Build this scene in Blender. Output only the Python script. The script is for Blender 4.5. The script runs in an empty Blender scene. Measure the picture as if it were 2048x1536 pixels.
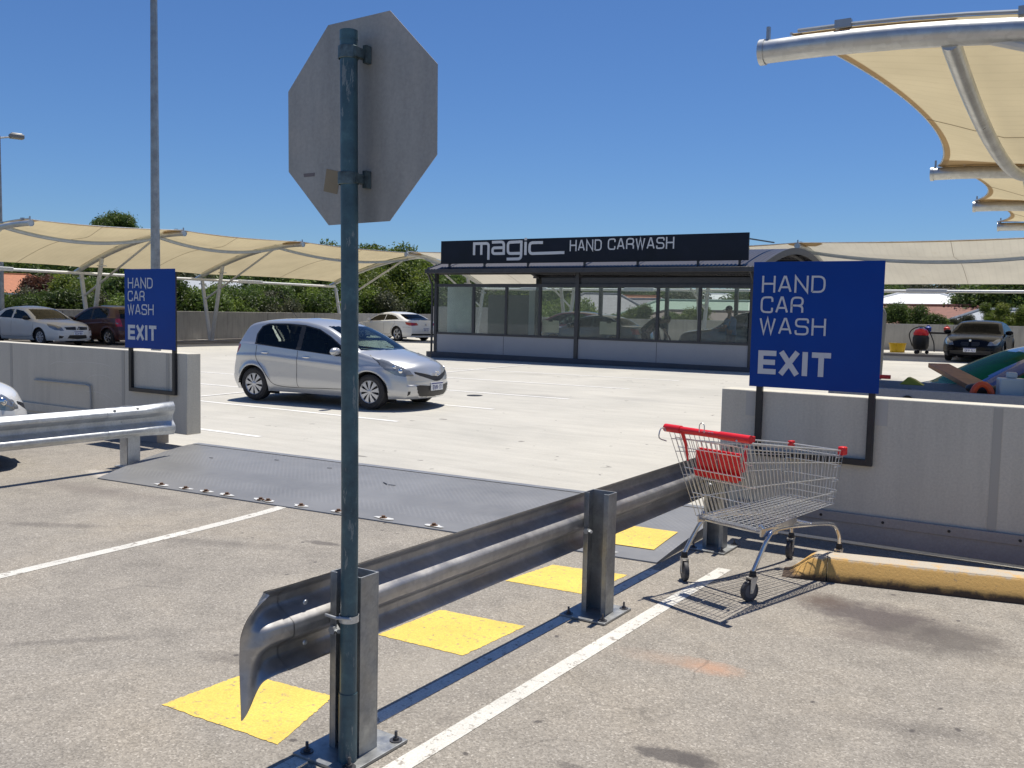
import bpy, bmesh, math, random
from mathutils import Vector, Matrix
random.seed(7)
PI=math.pi
SC=bpy.context.scene
COL=SC.collection

# ---------------------------------------------------------------- camera
H=1.65; FPX=1858.0; CX,CY=1024.0,768.0
_roll=math.atan(.0225); _pitch=math.atan((CY-628.0)*math.cos(_roll)/FPX); _yaw=math.radians(32.6)
FW=Vector((-math.sin(_yaw)*math.cos(_pitch), math.cos(_yaw)*math.cos(_pitch), -math.sin(_pitch)))
_r0=Vector((math.cos(_yaw),math.sin(_yaw),0)); _u0=_r0.cross(FW)
RT=math.cos(_roll)*_r0+math.sin(_roll)*_u0; UP=-math.sin(_roll)*_r0+math.cos(_roll)*_u0
CAMP=Vector((0,0,H))
cam_d=bpy.data.cameras.new('camera'); cam=bpy.data.objects.new('camera',cam_d); COL.objects.link(cam)
cam_d.sensor_width=36; cam_d.lens=36*FPX/2048; cam_d.clip_start=.05; cam_d.clip_end=3000
m=Matrix((RT,UP,-FW)).transposed().to_4x4(); m.translation=CAMP; cam.matrix_world=m
SC.camera=cam
def ray(px,py):
    return (FW*FPX+RT*(px-CX)+UP*(CY-py)).normalized()
def atY(px,py,Y):
    d=ray(px,py); return CAMP+d*(Y/d.y)
def atX(px,py,X):
    d=ray(px,py); return CAMP+d*(X/d.x)
def atZ(px,py,Z):
    d=ray(px,py); return CAMP+d*((Z-CAMP.z)/d.z)

# ---------------------------------------------------------------- light
SUN_EL=math.radians(74.5)
sun_h=Vector((-.02,.29,0)).normalized()              # towards the sun, horizontally
to_sun=Vector((sun_h.x*math.cos(SUN_EL),sun_h.y*math.cos(SUN_EL),math.sin(SUN_EL)))
sd=bpy.data.lights.new('sun','SUN'); sd.energy=5.0; sd.angle=math.radians(.53); sd.color=(1,.945,.85)
so=bpy.data.objects.new('sun',sd); COL.objects.link(so); so.rotation_euler=to_sun.to_track_quat('Z','Y').to_euler()
W=bpy.data.worlds.new('World'); SC.world=W; W.use_nodes=True
nt=W.node_tree; nt.nodes.clear()
sky=nt.nodes.new('ShaderNodeTexSky'); sky.sky_type='NISHITA'; sky.sun_disc=False
sky.sun_elevation=SUN_EL; sky.sun_rotation=math.atan2(sun_h.x,sun_h.y)
sky.air_density=1.05; sky.dust_density=.0; sky.ozone_density=6.0; sky.altitude=0
bg=nt.nodes.new('ShaderNodeBackground'); bg.inputs[1].default_value=.062
wo=nt.nodes.new('ShaderNodeOutputWorld')
tn=nt.nodes.new('ShaderNodeMix'); tn.data_type='RGBA'; tn.blend_type='MULTIPLY'; tn.inputs[0].default_value=1; tn.inputs[7].default_value=(.80,1.05,1.40,1); nt.links.new(sky.outputs[0],tn.inputs[6]); nt.links.new(tn.outputs[2],bg.inputs[0]); nt.links.new(bg.outputs[0],wo.inputs[0])
SC.view_settings.view_transform='Standard'; SC.view_settings.look='None'
SC.view_settings.gamma=1; SC.view_settings.exposure=0.12
SC.cycles.max_bounces=8; SC.cycles.transparent_max_bounces=12

# ---------------------------------------------------------------- materials
def new_mat(name):
    m=bpy.data.materials.new(name); m.use_nodes=True
    n=m.node_tree; b=n.nodes['Principled BSDF']; return m,n,b
def mapping(n,scale=(1,1,1),coord='Object'):
    t=n.nodes.new('ShaderNodeTexCoord'); mp=n.nodes.new('ShaderNodeMapping')
    mp.inputs['Scale'].default_value=scale; n.links.new(t.outputs[coord],mp.inputs[0]); return mp.outputs[0]
def geopos(n,scale=(1,1,1)):
    t=n.nodes.new('ShaderNodeNewGeometry'); mp=n.nodes.new('ShaderNodeMapping')
    mp.inputs['Scale'].default_value=scale; n.links.new(t.outputs['Position'],mp.inputs[0]); return mp.outputs[0]
def noise(n,vec,scale,detail=4,rough=.55,dist=0):
    t=n.nodes.new('ShaderNodeTexNoise'); t.inputs['Scale'].default_value=scale
    t.inputs['Detail'].default_value=detail; t.inputs['Roughness'].default_value=rough
    t.inputs['Distortion'].default_value=dist
    n.links.new(vec,t.inputs['Vector']); return t.outputs['Fac']
def ramp(n,fac,stops):
    r=n.nodes.new('ShaderNodeValToRGB'); e=r.color_ramp.elements
    while len(e)<len(stops): e.new(.5)
    for i,(p,c) in enumerate(stops):
        e[i].position=p; e[i].color=(c[0],c[1],c[2],1) if hasattr(c,'__len__') else (c,c,c,1)
    n.links.new(fac,r.inputs[0]); return r.outputs[0]
def mixc(n,fac,a,b,mode='MIX'):
    x=n.nodes.new('ShaderNodeMix'); x.data_type='RGBA'; x.blend_type=mode
    for i,v in ((0,fac),(6,a),(7,b)):
        if hasattr(v,'is_linked') or isinstance(v,bpy.types.NodeSocket): n.links.new(v,x.inputs[i])
        elif i==0: x.inputs[0].default_value=v
        else: x.inputs[i].default_value=(v[0],v[1],v[2],1)
    return x.outputs[2]
def bump(n,b,h,strength=.3,dist=.01):
    k=n.nodes.new('ShaderNodeBump'); k.inputs['Strength'].default_value=strength; k.inputs['Distance'].default_value=dist
    n.links.new(h,k.inputs['Height']); n.links.new(k.outputs[0],b.inputs['Normal']); return k
def simple(name,col,rough=.5,metal=0,var=.0,scale=6,coat=0,spec=.5,bumps=0,bscale=60):
    m,n,b=new_mat(name)
    b.inputs['Roughness'].default_value=rough; b.inputs['Metallic'].default_value=metal
    b.inputs['Coat Weight'].default_value=coat; b.inputs['Coat Roughness'].default_value=.03
    b.inputs['Specular IOR Level'].default_value=spec
    b.inputs['Base Color'].default_value=(*col,1)
    if var>0:
        v=mapping(n); f=noise(n,v,scale,6)
        lo=tuple(c*(1-var) for c in col); hi=tuple(min(1,c*(1+var)) for c in col)
        n.links.new(ramp(n,f,[(.3,lo),(.7,hi)]),b.inputs['Base Color'])
    if bumps>0:
        v=mapping(n); bump(n,b,noise(n,v,bscale,5),bumps,.01)
    return m
def spots(n,base,centers,pos):
    """centers: (x,y,rx,ry,ang,color,strength) soft irregular stains at fixed places of the ground"""
    c=base
    for (x,y,rx,ry,a,colr,st,edge) in centers:
        mp=n.nodes.new('ShaderNodeMapping'); mp.vector_type='TEXTURE'
        mp.inputs['Location'].default_value=(x,y,0); mp.inputs['Rotation'].default_value=(0,0,a)
        mp.inputs['Scale'].default_value=(rx,ry,1); n.links.new(pos,mp.inputs[0])
        nz=noise(n,pos,7/max(rx,ry)*.5,6,.65)
        ln=n.nodes.new('ShaderNodeVectorMath'); ln.operation='LENGTH'
        sp=n.nodes.new('ShaderNodeVectorMath'); sp.operation='MULTIPLY'; sp.inputs[1].default_value=(1,1,0)
        n.links.new(mp.outputs[0],sp.inputs[0]); n.links.new(sp.outputs[0],ln.inputs[0])
        ad=n.nodes.new('ShaderNodeMath'); ad.operation='MULTIPLY_ADD'; ad.inputs[1].default_value=1.1; 
        n.links.new(nz,ad.inputs[0]); n.links.new(ln.outputs['Value'],ad.inputs[2])
        f=ramp(n,ad.outputs[0],[(0,0),(1,1)])
        mr=n.nodes.new('ShaderNodeMapRange'); mr.inputs[1].default_value=1.5; mr.inputs[2].default_value=1.5-edge
        mr.inputs[3].default_value=0; mr.inputs[4].default_value=st; n.links.new(ad.outputs[0],mr.inputs[0])
        c=mixc(n,mr.outputs[0],c,colr)
    return c
MAT={}
def mk_asphalt():
    m,n,b=new_mat('asphalt'); p=geopos(n)
    vo=n.nodes.new('ShaderNodeTexVoronoi'); vo.inputs['Scale'].default_value=125; n.links.new(p,vo.inputs['Vector'])
    sx=n.nodes.new('ShaderNodeSeparateColor'); n.links.new(vo.outputs['Color'],sx.inputs[0])
    agg=ramp(n,sx.outputs[0],[(0,(.205,.185,.158)),(.35,(.270,.245,.208)),(.75,(.315,.286,.243)),(.95,(.370,.338,.290)),(1,(.47,.435,.38))])
    fine=ramp(n,noise(n,p,190,4,.7),[(.3,.82),(.7,1.13)])
    c=mixc(n,1,agg,fine,'MULTIPLY')
    big=ramp(n,noise(n,p,.75,7,.6,.4),[(.3,(.80,.80,.81)),(.5,(1,1,1)),(.72,(1.1,1.07,1.02))])
    c=mixc(n,1,c,big,'MULTIPLY')
    mid=ramp(n,noise(n,p,5,6,.65),[(.28,.82),(.5,1),(.75,1.08)])
    c=mixc(n,1,c,mid,'MULTIPLY')
    dk=(.075,.066,.062)
    S=[(-1.0,5.42,.52,.34,-.1,(.075,.060,.060),.85,.55),(-.62,5.25,.42,.38,.2,(.09,.078,.070),.75,.6),(-1.33,5.55,.22,.22,0,(.085,.055,.042),.7,.8),(-.95,5.05,.3,.2,.4,(.12,.10,.09),.5,.6),
       (-1.5,4.14,.20,.12,.1,(.50,.27,.16),.6,.8),(-1.72,4.12,.3,.12,.15,(.36,.25,.18),.4,.9),(-1.29,3.2,.19,.075,.1,dk,.8,.35),(-1.2,3.22,.1,.09,.1,dk,.5,.4),
       (-1.55,2.9,.10,.04,0,dk,.5,.4),(-.55,4.0,.45,.12,.2,dk,.35,.7),(-5.2,4.3,.9,.12,.4,dk,.35,.8),(-7.5,4.9,1.2,.25,.1,(.12,.10,.09),.45,.8),
       (-8.1,5.4,.5,.14,-.2,(.6,.55,.48),.55,.5),(-3.9,3.9,.5,.35,.4,(.42,.38,.32),.35,.9),(-2.6,3.35,.9,.3,1.5,(.42,.38,.32),.3,.9),(-4.6,4.75,.16,.06,.2,dk,.65,.3),(-6.6,3.9,.7,.10,.5,dk,.4,.6),(-4.2,2.6,.6,.06,.8,dk,.35,.6),(-3.4,2.9,.25,.10,.3,(.13,.115,.10),.5,.6)]
    rnd=random.Random(3)
    for i in range(34):
        x=rnd.uniform(-5.5,-.4); y=rnd.uniform(2.4,6)
        S.append((x,y,rnd.uniform(.016,.03),rnd.uniform(.012,.022),rnd.uniform(0,3),dk,.85,.5))
    c=spots(n,c,S,p)
    ve=n.nodes.new('ShaderNodeTexVoronoi'); ve.feature='DISTANCE_TO_EDGE'; ve.inputs['Scale'].default_value=.55
    dn=n.nodes.new('ShaderNodeTexNoise'); dn.inputs['Scale'].default_value=3; dn.inputs['Detail'].default_value=6; n.links.new(p,dn.inputs['Vector'])
    n.links.new(mixc(n,.22,p,dn.outputs['Color']),ve.inputs['Vector'])
    ck=mixc(n,1,ramp(n,ve.outputs['Distance'],[(.0,.45),(.004,0)]),ramp(n,noise(n,p,.9,4,.6),[(.50,0),(.62,1)]),'MULTIPLY')
    c=mixc(n,ck,c,(.07,.062,.055))
    c=mixc(n,ramp(n,noise(n,geopos(n,(1,.22,1)),2.2,7,.65),[(.56,0),(.75,.32)]),c,(.13,.118,.105))
    n.links.new(c,b.inputs['Base Color']); b.inputs['Roughness'].default_value=.85
    bump(n,b,vo.outputs['Distance'],.6,.004)
    # thin cracks
    return m
def mk_concrete(name,base,var=.1,speck=True,streak=False,bstr=.15,stain=.25,rough=.85):
    m,n,b=new_mat(name); p=geopos(n)
    lo=tuple(c*(1-var) for c in base); hi=tuple(min(.95,c*(1+var*.6)) for c in base)
    c=ramp(n,noise(n,p,1.1,8,.6,.3),[(.3,lo),(.7,hi)])
    c=mixc(n,1,c,ramp(n,noise(n,p,60,4,.7),[(.3,.88),(.7,1.08)]),'MULTIPLY')
    if speck:
        vo=noise(n,p,16,3,.5); c=mixc(n,ramp(n,vo,[(.70,0),(.74,.35)]),c,tuple(x*.35 for x in base))
    if streak:
        p2=geopos(n,(3,3,.25)); f=noise(n,p2,3.0,6,.6)
        c=mixc(n,ramp(n,f,[(.48,0),(.75,stain)]),c,tuple(x*.45 for x in base))
    n.links.new(c,b.inputs['Base Color']); b.inputs['Roughness'].default_value=rough
    bump(n,b,noise(n,p,45,6,.6),bstr,.01)
    return m
def mk_deck():
    m,n,b=new_mat('deck_concrete'); p=geopos(n)
    c=ramp(n,noise(n,p,.5,8,.6,.4),[(.28,(.43,.415,.37)),(.5,(.485,.466,.415)),(.72,(.53,.508,.45))])
    p2=geopos(n,(.5,3,1)); c=mixc(n,1,c,ramp(n,noise(n,p2,1.6,7,.65),[(.3,.90),(.7,1.05)]),'MULTIPLY')
    c=mixc(n,1,c,ramp(n,noise(n,p,45,4,.7),[(.3,.92),(.7,1.05)]),'MULTIPLY')
    c=mixc(n,ramp(n,noise(n,p,5.5,2,.4),[(.735,0),(.76,.75)]),c,(.12,.11,.10))
    c=spots(n,c,[(-9.6,15.9,1.6,.35,.1,(.27,.26,.245),.6,.9),(-7.6,16.5,1.4,.4,0,(.3,.29,.27),.5,.9),(-4.6,24.5,2.5,1.0,0,(.25,.24,.22),.6,.9),(-12.5,20.6,.7,.2,0,(.3,.28,.25),.5,.8),(-15,24.4,5,.35,0,(.3,.29,.27),.3,.9)],p)
    c=mixc(n,ramp(n,noise(n,geopos(n,(.18,1.6,1)),1.4,8,.7),[(.55,0),(.75,.42)]),c,(.30,.285,.25))
    n.links.new(c,b.inputs['Base Color']); b.inputs['Roughness'].default_value=.8
    bump(n,b,noise(n,p,30,6,.6),.1,.01)
    return m
def mk_galv(name,base=(.55,.57,.58),rough=.38,metal=.85,dark=.6,scale=22,dirt=.0):
    m,n,b=new_mat(name); p=mapping(n)
    vo=n.nodes.new('ShaderNodeTexVoronoi'); vo.inputs['Scale'].default_value=scale*4; n.links.new(p,vo.inputs['Vector'])
    sx=n.nodes.new('ShaderNodeSeparateColor'); n.links.new(vo.outputs['Color'],sx.inputs[0])
    c=ramp(n,sx.outputs[0],[(0,tuple(x*(1-.08) for x in base)),(1,tuple(min(1,x*1.05) for x in base))])
    c=mixc(n,1,c,ramp(n,noise(n,p,scale*.25,7,.65),[(.3,dark),(.7,1.08)]),'MULTIPLY')
    if dirt: c=mixc(n,ramp(n,noise(n,p,2.2,7,.7),[(.55,0),(.75,dirt)]),c,(.18,.13,.09))
    n.links.new(c,b.inputs['Base Color']); b.inputs['Metallic'].default_value=metal
    r=ramp(n,noise(n,p,scale*.6,5),[(.3,rough*.8),(.7,min(1,rough*1.5))]); n.links.new(r,b.inputs['Roughness'])
    bump(n,b,noise(n,p,scale*5,3),.06,.004)
    return m
def mk_worn(name,base,under,amt=.62,scale=9,rough=.7,dark=None):
    m,n,b=new_mat(name); p=geopos(n)
    c=mixc(n,ramp(n,noise(n,p,scale,8,.75),[(amt,0),(amt+.04,1)]),base,under)
    c=mixc(n,1,c,ramp(n,noise(n,p,2.5,6,.6),[(.3,.86),(.7,1.06)]),'MULTIPLY')
    c=mixc(n,1,c,ramp(n,noise(n,p,120,3,.6),[(.35,.82),(.65,1.08)]),'MULTIPLY')
    if dark: c=mixc(n,ramp(n,noise(n,p,5,8,.7),[(dark,0),(dark+.12,.8)]),c,(.06,.05,.045))
    n.links.new(c,b.inputs['Base Color']); b.inputs['Roughness'].default_value=rough
    bump(n,b,noise(n,p,110,3,.6),.3,.004)
    return m
def mk_fabric(name,col,trans=.5):
    m,n,b=new_mat(name); p=mapping(n)
    cc=ramp(n,noise(n,p,.8,6,.6),[(.3,tuple(x*.90 for x in col)),(.7,tuple(min(1,x*1.05) for x in col))])
    wv=n.nodes.new('ShaderNodeTexWave'); wv.bands_direction='Y'; wv.inputs['Scale'].default_value=1.3; wv.inputs['Distortion'].default_value=.6; n.links.new(p,wv.inputs['Vector'])
    cc=mixc(n,1,cc,ramp(n,wv.outputs['Fac'],[(.0,.955),(.12,1.0)]),'MULTIPLY')
    cc=mixc(n,ramp(n,noise(n,p,3.0,7,.7),[(.58,0),(.8,.35)]),cc,(.40,.32,.20))
    d=n.nodes.new('ShaderNodeBsdfDiffuse'); t=n.nodes.new('ShaderNodeBsdfTranslucent'); mx=n.nodes.new('ShaderNodeMixShader')
    n.links.new(cc,d.inputs[0]); n.links.new(cc,t.inputs[0]); mx.inputs[0].default_value=trans
    n.links.new(d.outputs[0],mx.inputs[1]); n.links.new(t.outputs[0],mx.inputs[2])
    n.links.new(mx.outputs[0],n.nodes['Material Output'].inputs[0]); n.nodes.remove(b)
    return m
def mk_glass(name,tint=(.8,.9,.9),mixd=.0,dcol=(.3,.34,.34),rough=.02):
    m,n,b=new_mat(name); n.nodes.remove(b)
    g=n.nodes.new('ShaderNodeBsdfGlossy'); g.inputs['Roughness'].default_value=rough
    t=n.nodes.new('ShaderNodeBsdfTransparent'); t.inputs[0].default_value=(*tint,1)
    fr=n.nodes.new('ShaderNodeFresnel'); fr.inputs[0].default_value=1.12 if ('tinted' in name or 'green' in name) else 1.45
    mx=n.nodes.new('ShaderNodeMixShader'); n.links.new(fr.outputs[0],mx.inputs[0])
    n.links.new(t.outputs[0],mx.inputs[1]); n.links.new(g.outputs[0],mx.inputs[2]); out=mx.outputs[0]
    if mixd>0:
        d=n.nodes.new('ShaderNodeBsdfDiffuse'); d.inputs[0].default_value=(*dcol,1)
        m2=n.nodes.new('ShaderNodeMixShader'); m2.inputs[0].default_value=mixd
        n.links.new(out,m2.inputs[1]); n.links.new(d.outputs[0],m2.inputs[2]); out=m2.outputs[0]
    n.links.new(out,n.nodes['Material Output'].inputs[0]); return m
def mk_paint(name,col,metal=.0,rough=.3,dust=.0,flake=False):
    m,n,b=new_mat(name)
    geo=n.nodes.new('ShaderNodeNewGeometry')
    base=mixc(n,geo.outputs['Backfacing'],col,(.02,.02,.02))
    if dust:
        p=mapping(n); base=mixc(n,ramp(n,noise(n,p,3,6,.6),[(.3,dust*.4),(.7,dust)]),base,(.42,.38,.33))
    if hasattr(base,'is_linked'): n.links.new(base,b.inputs['Base Color'])
    b.inputs['Metallic'].default_value=metal; b.inputs['Roughness'].default_value=rough
    if 'black' in name: b.inputs['Specular IOR Level'].default_value=.2
    b.inputs['Coat Weight'].default_value=(.08 if 'black' in name else .9) if not dust else .5; b.inputs['Coat Roughness'].default_value=.04+dust*.3
    return m
def mk_leaf(name,c1,c2,c3,scale=1.3):
    m,n,b=new_mat(name); n.nodes.remove(b); p=geopos(n)
    oi=n.nodes.new('ShaderNodeObjectInfo')
    c=ramp(n,noise(n,p,scale,5,.7),[(.3,c1),(.5,c2),(.72,c3)])
    wn=n.nodes.new('ShaderNodeTexNoise'); wn.inputs['Scale'].default_value=9; n.links.new(p,wn.inputs['Vector'])
    c=mixc(n,1,c,ramp(n,wn.outputs['Fac'],[(.3,.6),(.7,1.45)]),'MULTIPLY')
    hs=n.nodes.new('ShaderNodeHueSaturation'); n.links.new(c,hs.inputs['Color'])
    mr=n.nodes.new('ShaderNodeMapRange'); mr.inputs[3].default_value=.7; mr.inputs[4].default_value=1.3
    n.links.new(oi.outputs['Random'],mr.inputs[0]); n.links.new(mr.outputs[0],hs.inputs['Value'])
    d=n.nodes.new('ShaderNodeBsdfPrincipled'); d.inputs['Roughness'].default_value=.5; t=n.nodes.new('ShaderNodeBsdfTranslucent'); mx=n.nodes.new('ShaderNodeMixShader')
    n.links.new(hs.outputs[0],d.inputs[0]); n.links.new(hs.outputs[0],t.inputs[0]); mx.inputs[0].default_value=.45
    n.links.new(d.outputs[0],mx.inputs[1]); n.links.new(t.outputs[0],mx.inputs[2])
    n.links.new(mx.outputs[0],n.nodes['Material Output'].inputs[0])
    return m
def mk_rows(name,c1,c2,scale,axis=2,var=.3):
    """tiled or ribbed roof: courses as bands with bump"""
    m,n,b=new_mat(name)
    sc=[0,0,0]; sc[axis]=scale
    p=mapping(n,tuple(sc))
    w=n.nodes.new('ShaderNodeTexWave'); w.inputs['Scale'].default_value=1; w.bands_direction='XYZ'[axis]; w.wave_profile='SAW'
    n.links.new(p,w.inputs['Vector'])
    p2=mapping(n); f=noise(n,p2,3.5,6,.6)
    col=ramp(n,f,[(.3,tuple(x*(1-var) for x in c1)),(.7,c1)])
    col=mixc(n,ramp(n,w.outputs['Fac'],[(.05,1),(.25,0)]),col,c2)
    n.links.new(col,b.inputs['Base Color']); b.inputs['Roughness'].default_value=.7
    bump(n,b,w.outputs['Fac'],.5,.03)
    return m
def mk_plate():
    m,n,b=new_mat('chequer_plate'); p=geopos(n)
    def wave(rot):
        mp=n.nodes.new('ShaderNodeMapping'); mp.inputs['Rotation'].default_value=(0,0,rot); n.links.new(p,mp.inputs[0])
        return mp.outputs[0]
    br=n.nodes.new('ShaderNodeTexVoronoi'); br.distance='CHEBYCHEV'; br.inputs['Scale'].default_value=26; br.inputs['Randomness'].default_value=.0
    n.links.new(wave(.785),br.inputs['Vector'])
    h=ramp(n,br.outputs['Distance'],[(.10,1),(.30,0)])
    c=ramp(n,noise(n,p,1.2,7,.6),[(.3,(.185,.185,.183)),(.7,(.275,.273,.268))])
    c=mixc(n,ramp(n,noise(n,p,9,6,.7),[(.3,.0),(.75,.35)]),c,(.32,.31,.29))
    c=mixc(n,mixc(n,1,h,(.32,.32,.32),'MULTIPLY'),c,(.38,.38,.39))
    n.links.new(c,b.inputs['Base Color']); b.inputs['Metallic'].default_value=.35
    b.inputs['Roughness'].default_value=.45
    bump(n,b,h,.35,.003)
    return m
MAT['asphalt']=mk_asphalt(); MAT['deck']=mk_deck()
MAT['wall']=mk_concrete('painted_concrete',(.61,.575,.485),.07,False,True,.15,.22)
MAT['wall_base']=mk_concrete('skirting_concrete',(.36,.33,.31),.12,False,False,.15)
MAT['parapet']=mk_concrete('parapet_concrete',(.42,.41,.385),.15,False,True,.2,.55)
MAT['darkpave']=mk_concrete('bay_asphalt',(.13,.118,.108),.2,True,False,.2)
MAT['white_line']=mk_worn('white_marking',(.66,.64,.58),(.32,.29,.25),.56,16,.7)
MAT['white_line2']=mk_worn('bay_marking',(.78,.77,.74),(.55,.54,.5),.66,6,.7)
MAT['yellow']=mk_worn('yellow_marking',(.80,.57,.11),(.36,.29,.16),.57,30,.7)
MAT['kerb']=None
MAT['galv']=mk_galv('galvanised_steel',(.40,.41,.41),.42,.75,.62,22,.2)
MAT['galv_rail']=mk_galv('galvanised_rail',(.47,.46,.45),.40,.80,.66,10,.18)
MAT['galv_light']=mk_galv('bright_galvanised_steel',(.62,.64,.65),.38,.7,.75,20)
MAT['galv_rail_b']=mk_galv('pale_galvanised_rail',(.60,.62,.62),.4,.6,.75,16,.05)
MAT['tube']=mk_galv('canopy_tube',(.58,.59,.58),.33,.6,.88,5)
MAT['tube_grey']=simple('canopy_column_paint',(.55,.56,.56),.45,.2,.08)
MAT['valley']=simple('valley_tube_grey',(.36,.40,.44),.4,.3,.1)
MAT['sail']=mk_fabric('shade_cloth',(.57,.485,.31),.47)
MAT['sail_pale']=mk_fabric('shade_cloth_pale',(.62,.58,.48),.40)
MAT['sail_hem']=mk_fabric('shade_cloth_hem',(.56,.42,.26),.35)
MAT['seam']=simple('seam_thread',(.30,.24,.17),.8)
MAT['white_paint']=simple('white_paint',(.80,.80,.78),.4,0,.05)
MAT['off_white']=simple('off_white_paint',(.70,.69,.64),.5,0,.06)
MAT['plate']=mk_plate()
MAT['sign_blue']=simple('blue_sign_face',(.0,.046,.28),.3,0,.10,1.5,spec=.2)
MAT['letter']=simple('letter_vinyl',(.58,.60,.63),.4)
MAT['black_frame']=simple('black_frame_paint',(.018,.019,.022),.38,0,.2,12)
MAT['char_metal']=simple('charcoal_metal',(.035,.036,.042),.42,0,.2,8)
MAT['navy_sign']=simple('navy_sign_face',(.006,.007,.016),.30,0,.3,2,spec=.3)
MAT['cw_panel']=mk_concrete('fibre_cement_panel',(.36,.365,.38),.05,False,False,.06)
MAT['roofcorr']=simple('charcoal_roof_sheet',(.055,.052,.060),.35,.2,.15,5)
MAT['glass_cw']=mk_glass('car_wash_glass',(.86,.90,.88),.125,(.46,.50,.48))
MAT['frosted']=simple('frosted_panel',(.74,.82,.80),.35,0,.08,3)
MAT['car_glass']=mk_glass('car_glass',(.60,.72,.69),.02,(.02,.03,.03))
MAT['car_glass_dark']=mk_glass('tinted_car_glass',(.10,.12,.12),.05,(.02,.02,.02))
MAT['car_glass_green']=mk_glass('green_car_glass',(.03,.20,.12),.6,(.008,.11,.055))
MAT['rubber']=simple('tyre_rubber',(.022,.022,.024),.75,0,.3,10)
MAT['black_plastic']=simple('black_plastic',(.016,.016,.018),.5,0,.2,10)
MAT['interior']=simple('car_interior',(.025,.026,.028),.8,0,.3,10)
MAT['hubcap']=simple('silver_hubcap',(.55,.56,.58),.3,.5)
MAT['chrome']=simple('chrome',(.80,.80,.80),.12,1)
MAT['headlamp']=simple('headlamp_lens',(.22,.23,.24),.08,.35,.35,9,coat=1)
MAT['taillamp']=simple('tail_lamp_lens',(.35,.01,.015),.12,0,.25,10,coat=1)
MAT['number_plate']=simple('number_plate_white',(.80,.82,.84),.4)
MAT['plate_blue']=simple('number_plate_blue',(.02,.03,.2),.4)
MAT['emblem']=simple('emblem_chrome',(.65,.65,.66),.15,1)
MAT['red_plastic']=simple('red_plastic',(.80,.018,.022),.35,0,.08,10,coat=.2)
MAT['wire']=simple('zinc_wire',(.62,.62,.60),.36,.6,.1,30)
MAT['chrome_tube']=simple('chromed_tube',(.62,.62,.63),.2,.9,.2,12)
MAT['caster_rubber']=simple('caster_tread',(.05,.05,.055),.6)
MAT['teal_pole']=None
MAT['timber']=simple('brown_timber',(.22,.085,.025),.55,0,.3,9)
def mk_teal():
    m,n,b=new_mat('teal_flaking_paint'); p=mapping(n)
    c=ramp(n,noise(n,p,7,8,.75),[(.3,(.028,.055,.075)),(.55,(.055,.115,.14)),(.75,(.10,.20,.22))])
    p2=mapping(n,(1,1,.25)); c=mixc(n,ramp(n,noise(n,p2,26,7,.75),[(.58,0),(.62,.8)]),c,(.22,.25,.25))
    c=mixc(n,ramp(n,noise(n,p2,13,6,.7),[(.62,0),(.7,.7)]),c,(.09,.06,.055))
    n.links.new(c,b.inputs['Base Color']); b.inputs['Roughness'].default_value=.42; b.inputs['Metallic'].default_value=.1
    bump(n,b,noise(n,p2,30,6,.7),.25,.004); return m
MAT['teal_pole']=mk_teal()
def mk_signback():
    m,n,b=new_mat('bare_aluminium_sign_back'); p=mapping(n,(1,1,.18))
    c=ramp(n,noise(n,p,5,7,.7),[(.3,(.31,.30,.275)),(.7,(.46,.44,.40))])
    q=mapping(n); c=mixc(n,ramp(n,noise(n,q,3.2,6,.6),[(.5,0),(.8,.55)]),c,(.54,.47,.39))
    c=mixc(n,1,c,ramp(n,noise(n,q,90,3,.6),[(.3,.9),(.7,1.05)]),'MULTIPLY')
    n.links.new(c,b.inputs['Base Color']); b.inputs['Metallic'].default_value=.25; b.inputs['Roughness'].default_value=.5
    return m
MAT['sign_back']=mk_signback()
def mk_kerb():
    m,n,b=new_mat('worn_yellow_kerb'); p=geopos(n)
    geo=n.nodes.new('ShaderNodeNewGeometry'); sx=n.nodes.new('ShaderNodeSeparateXYZ'); n.links.new(geo.outputs['Position'],sx.inputs[0])
    c=mixc(n,ramp(n,noise(n,p,14,7,.75),[(.62,0),(.66,.8)]),(.62,.37,.11),(.25,.18,.11))
    ad=n.nodes.new('ShaderNodeMath'); ad.operation='MULTIPLY_ADD'; ad.inputs[1].default_value=.11
    n.links.new(noise(n,p,9,8,.75),ad.inputs[0]); n.links.new(sx.outputs[2],ad.inputs[2])
    c=mixc(n,ramp(n,ad.outputs[0],[(.182,0),(.197,.85)]),c,(.44,.42,.37))       # bare concrete where the top has worn through
    c=mixc(n,ramp(n,ad.outputs[0],[(.075,1),(.11,0)]),c,(.07,.045,.03))       # darker brown along the foot
    c=mixc(n,ramp(n,noise(n,p,70,4,.7),[(.6,0),(.7,.5)]),c,(.10,.08,.06))
    n.links.new(c,b.inputs['Base Color']); b.inputs['Roughness'].default_value=.8
    bump(n,b,noise(n,p,60,5,.7),.4,.006); return m
MAT['kerb']=mk_kerb()

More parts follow.
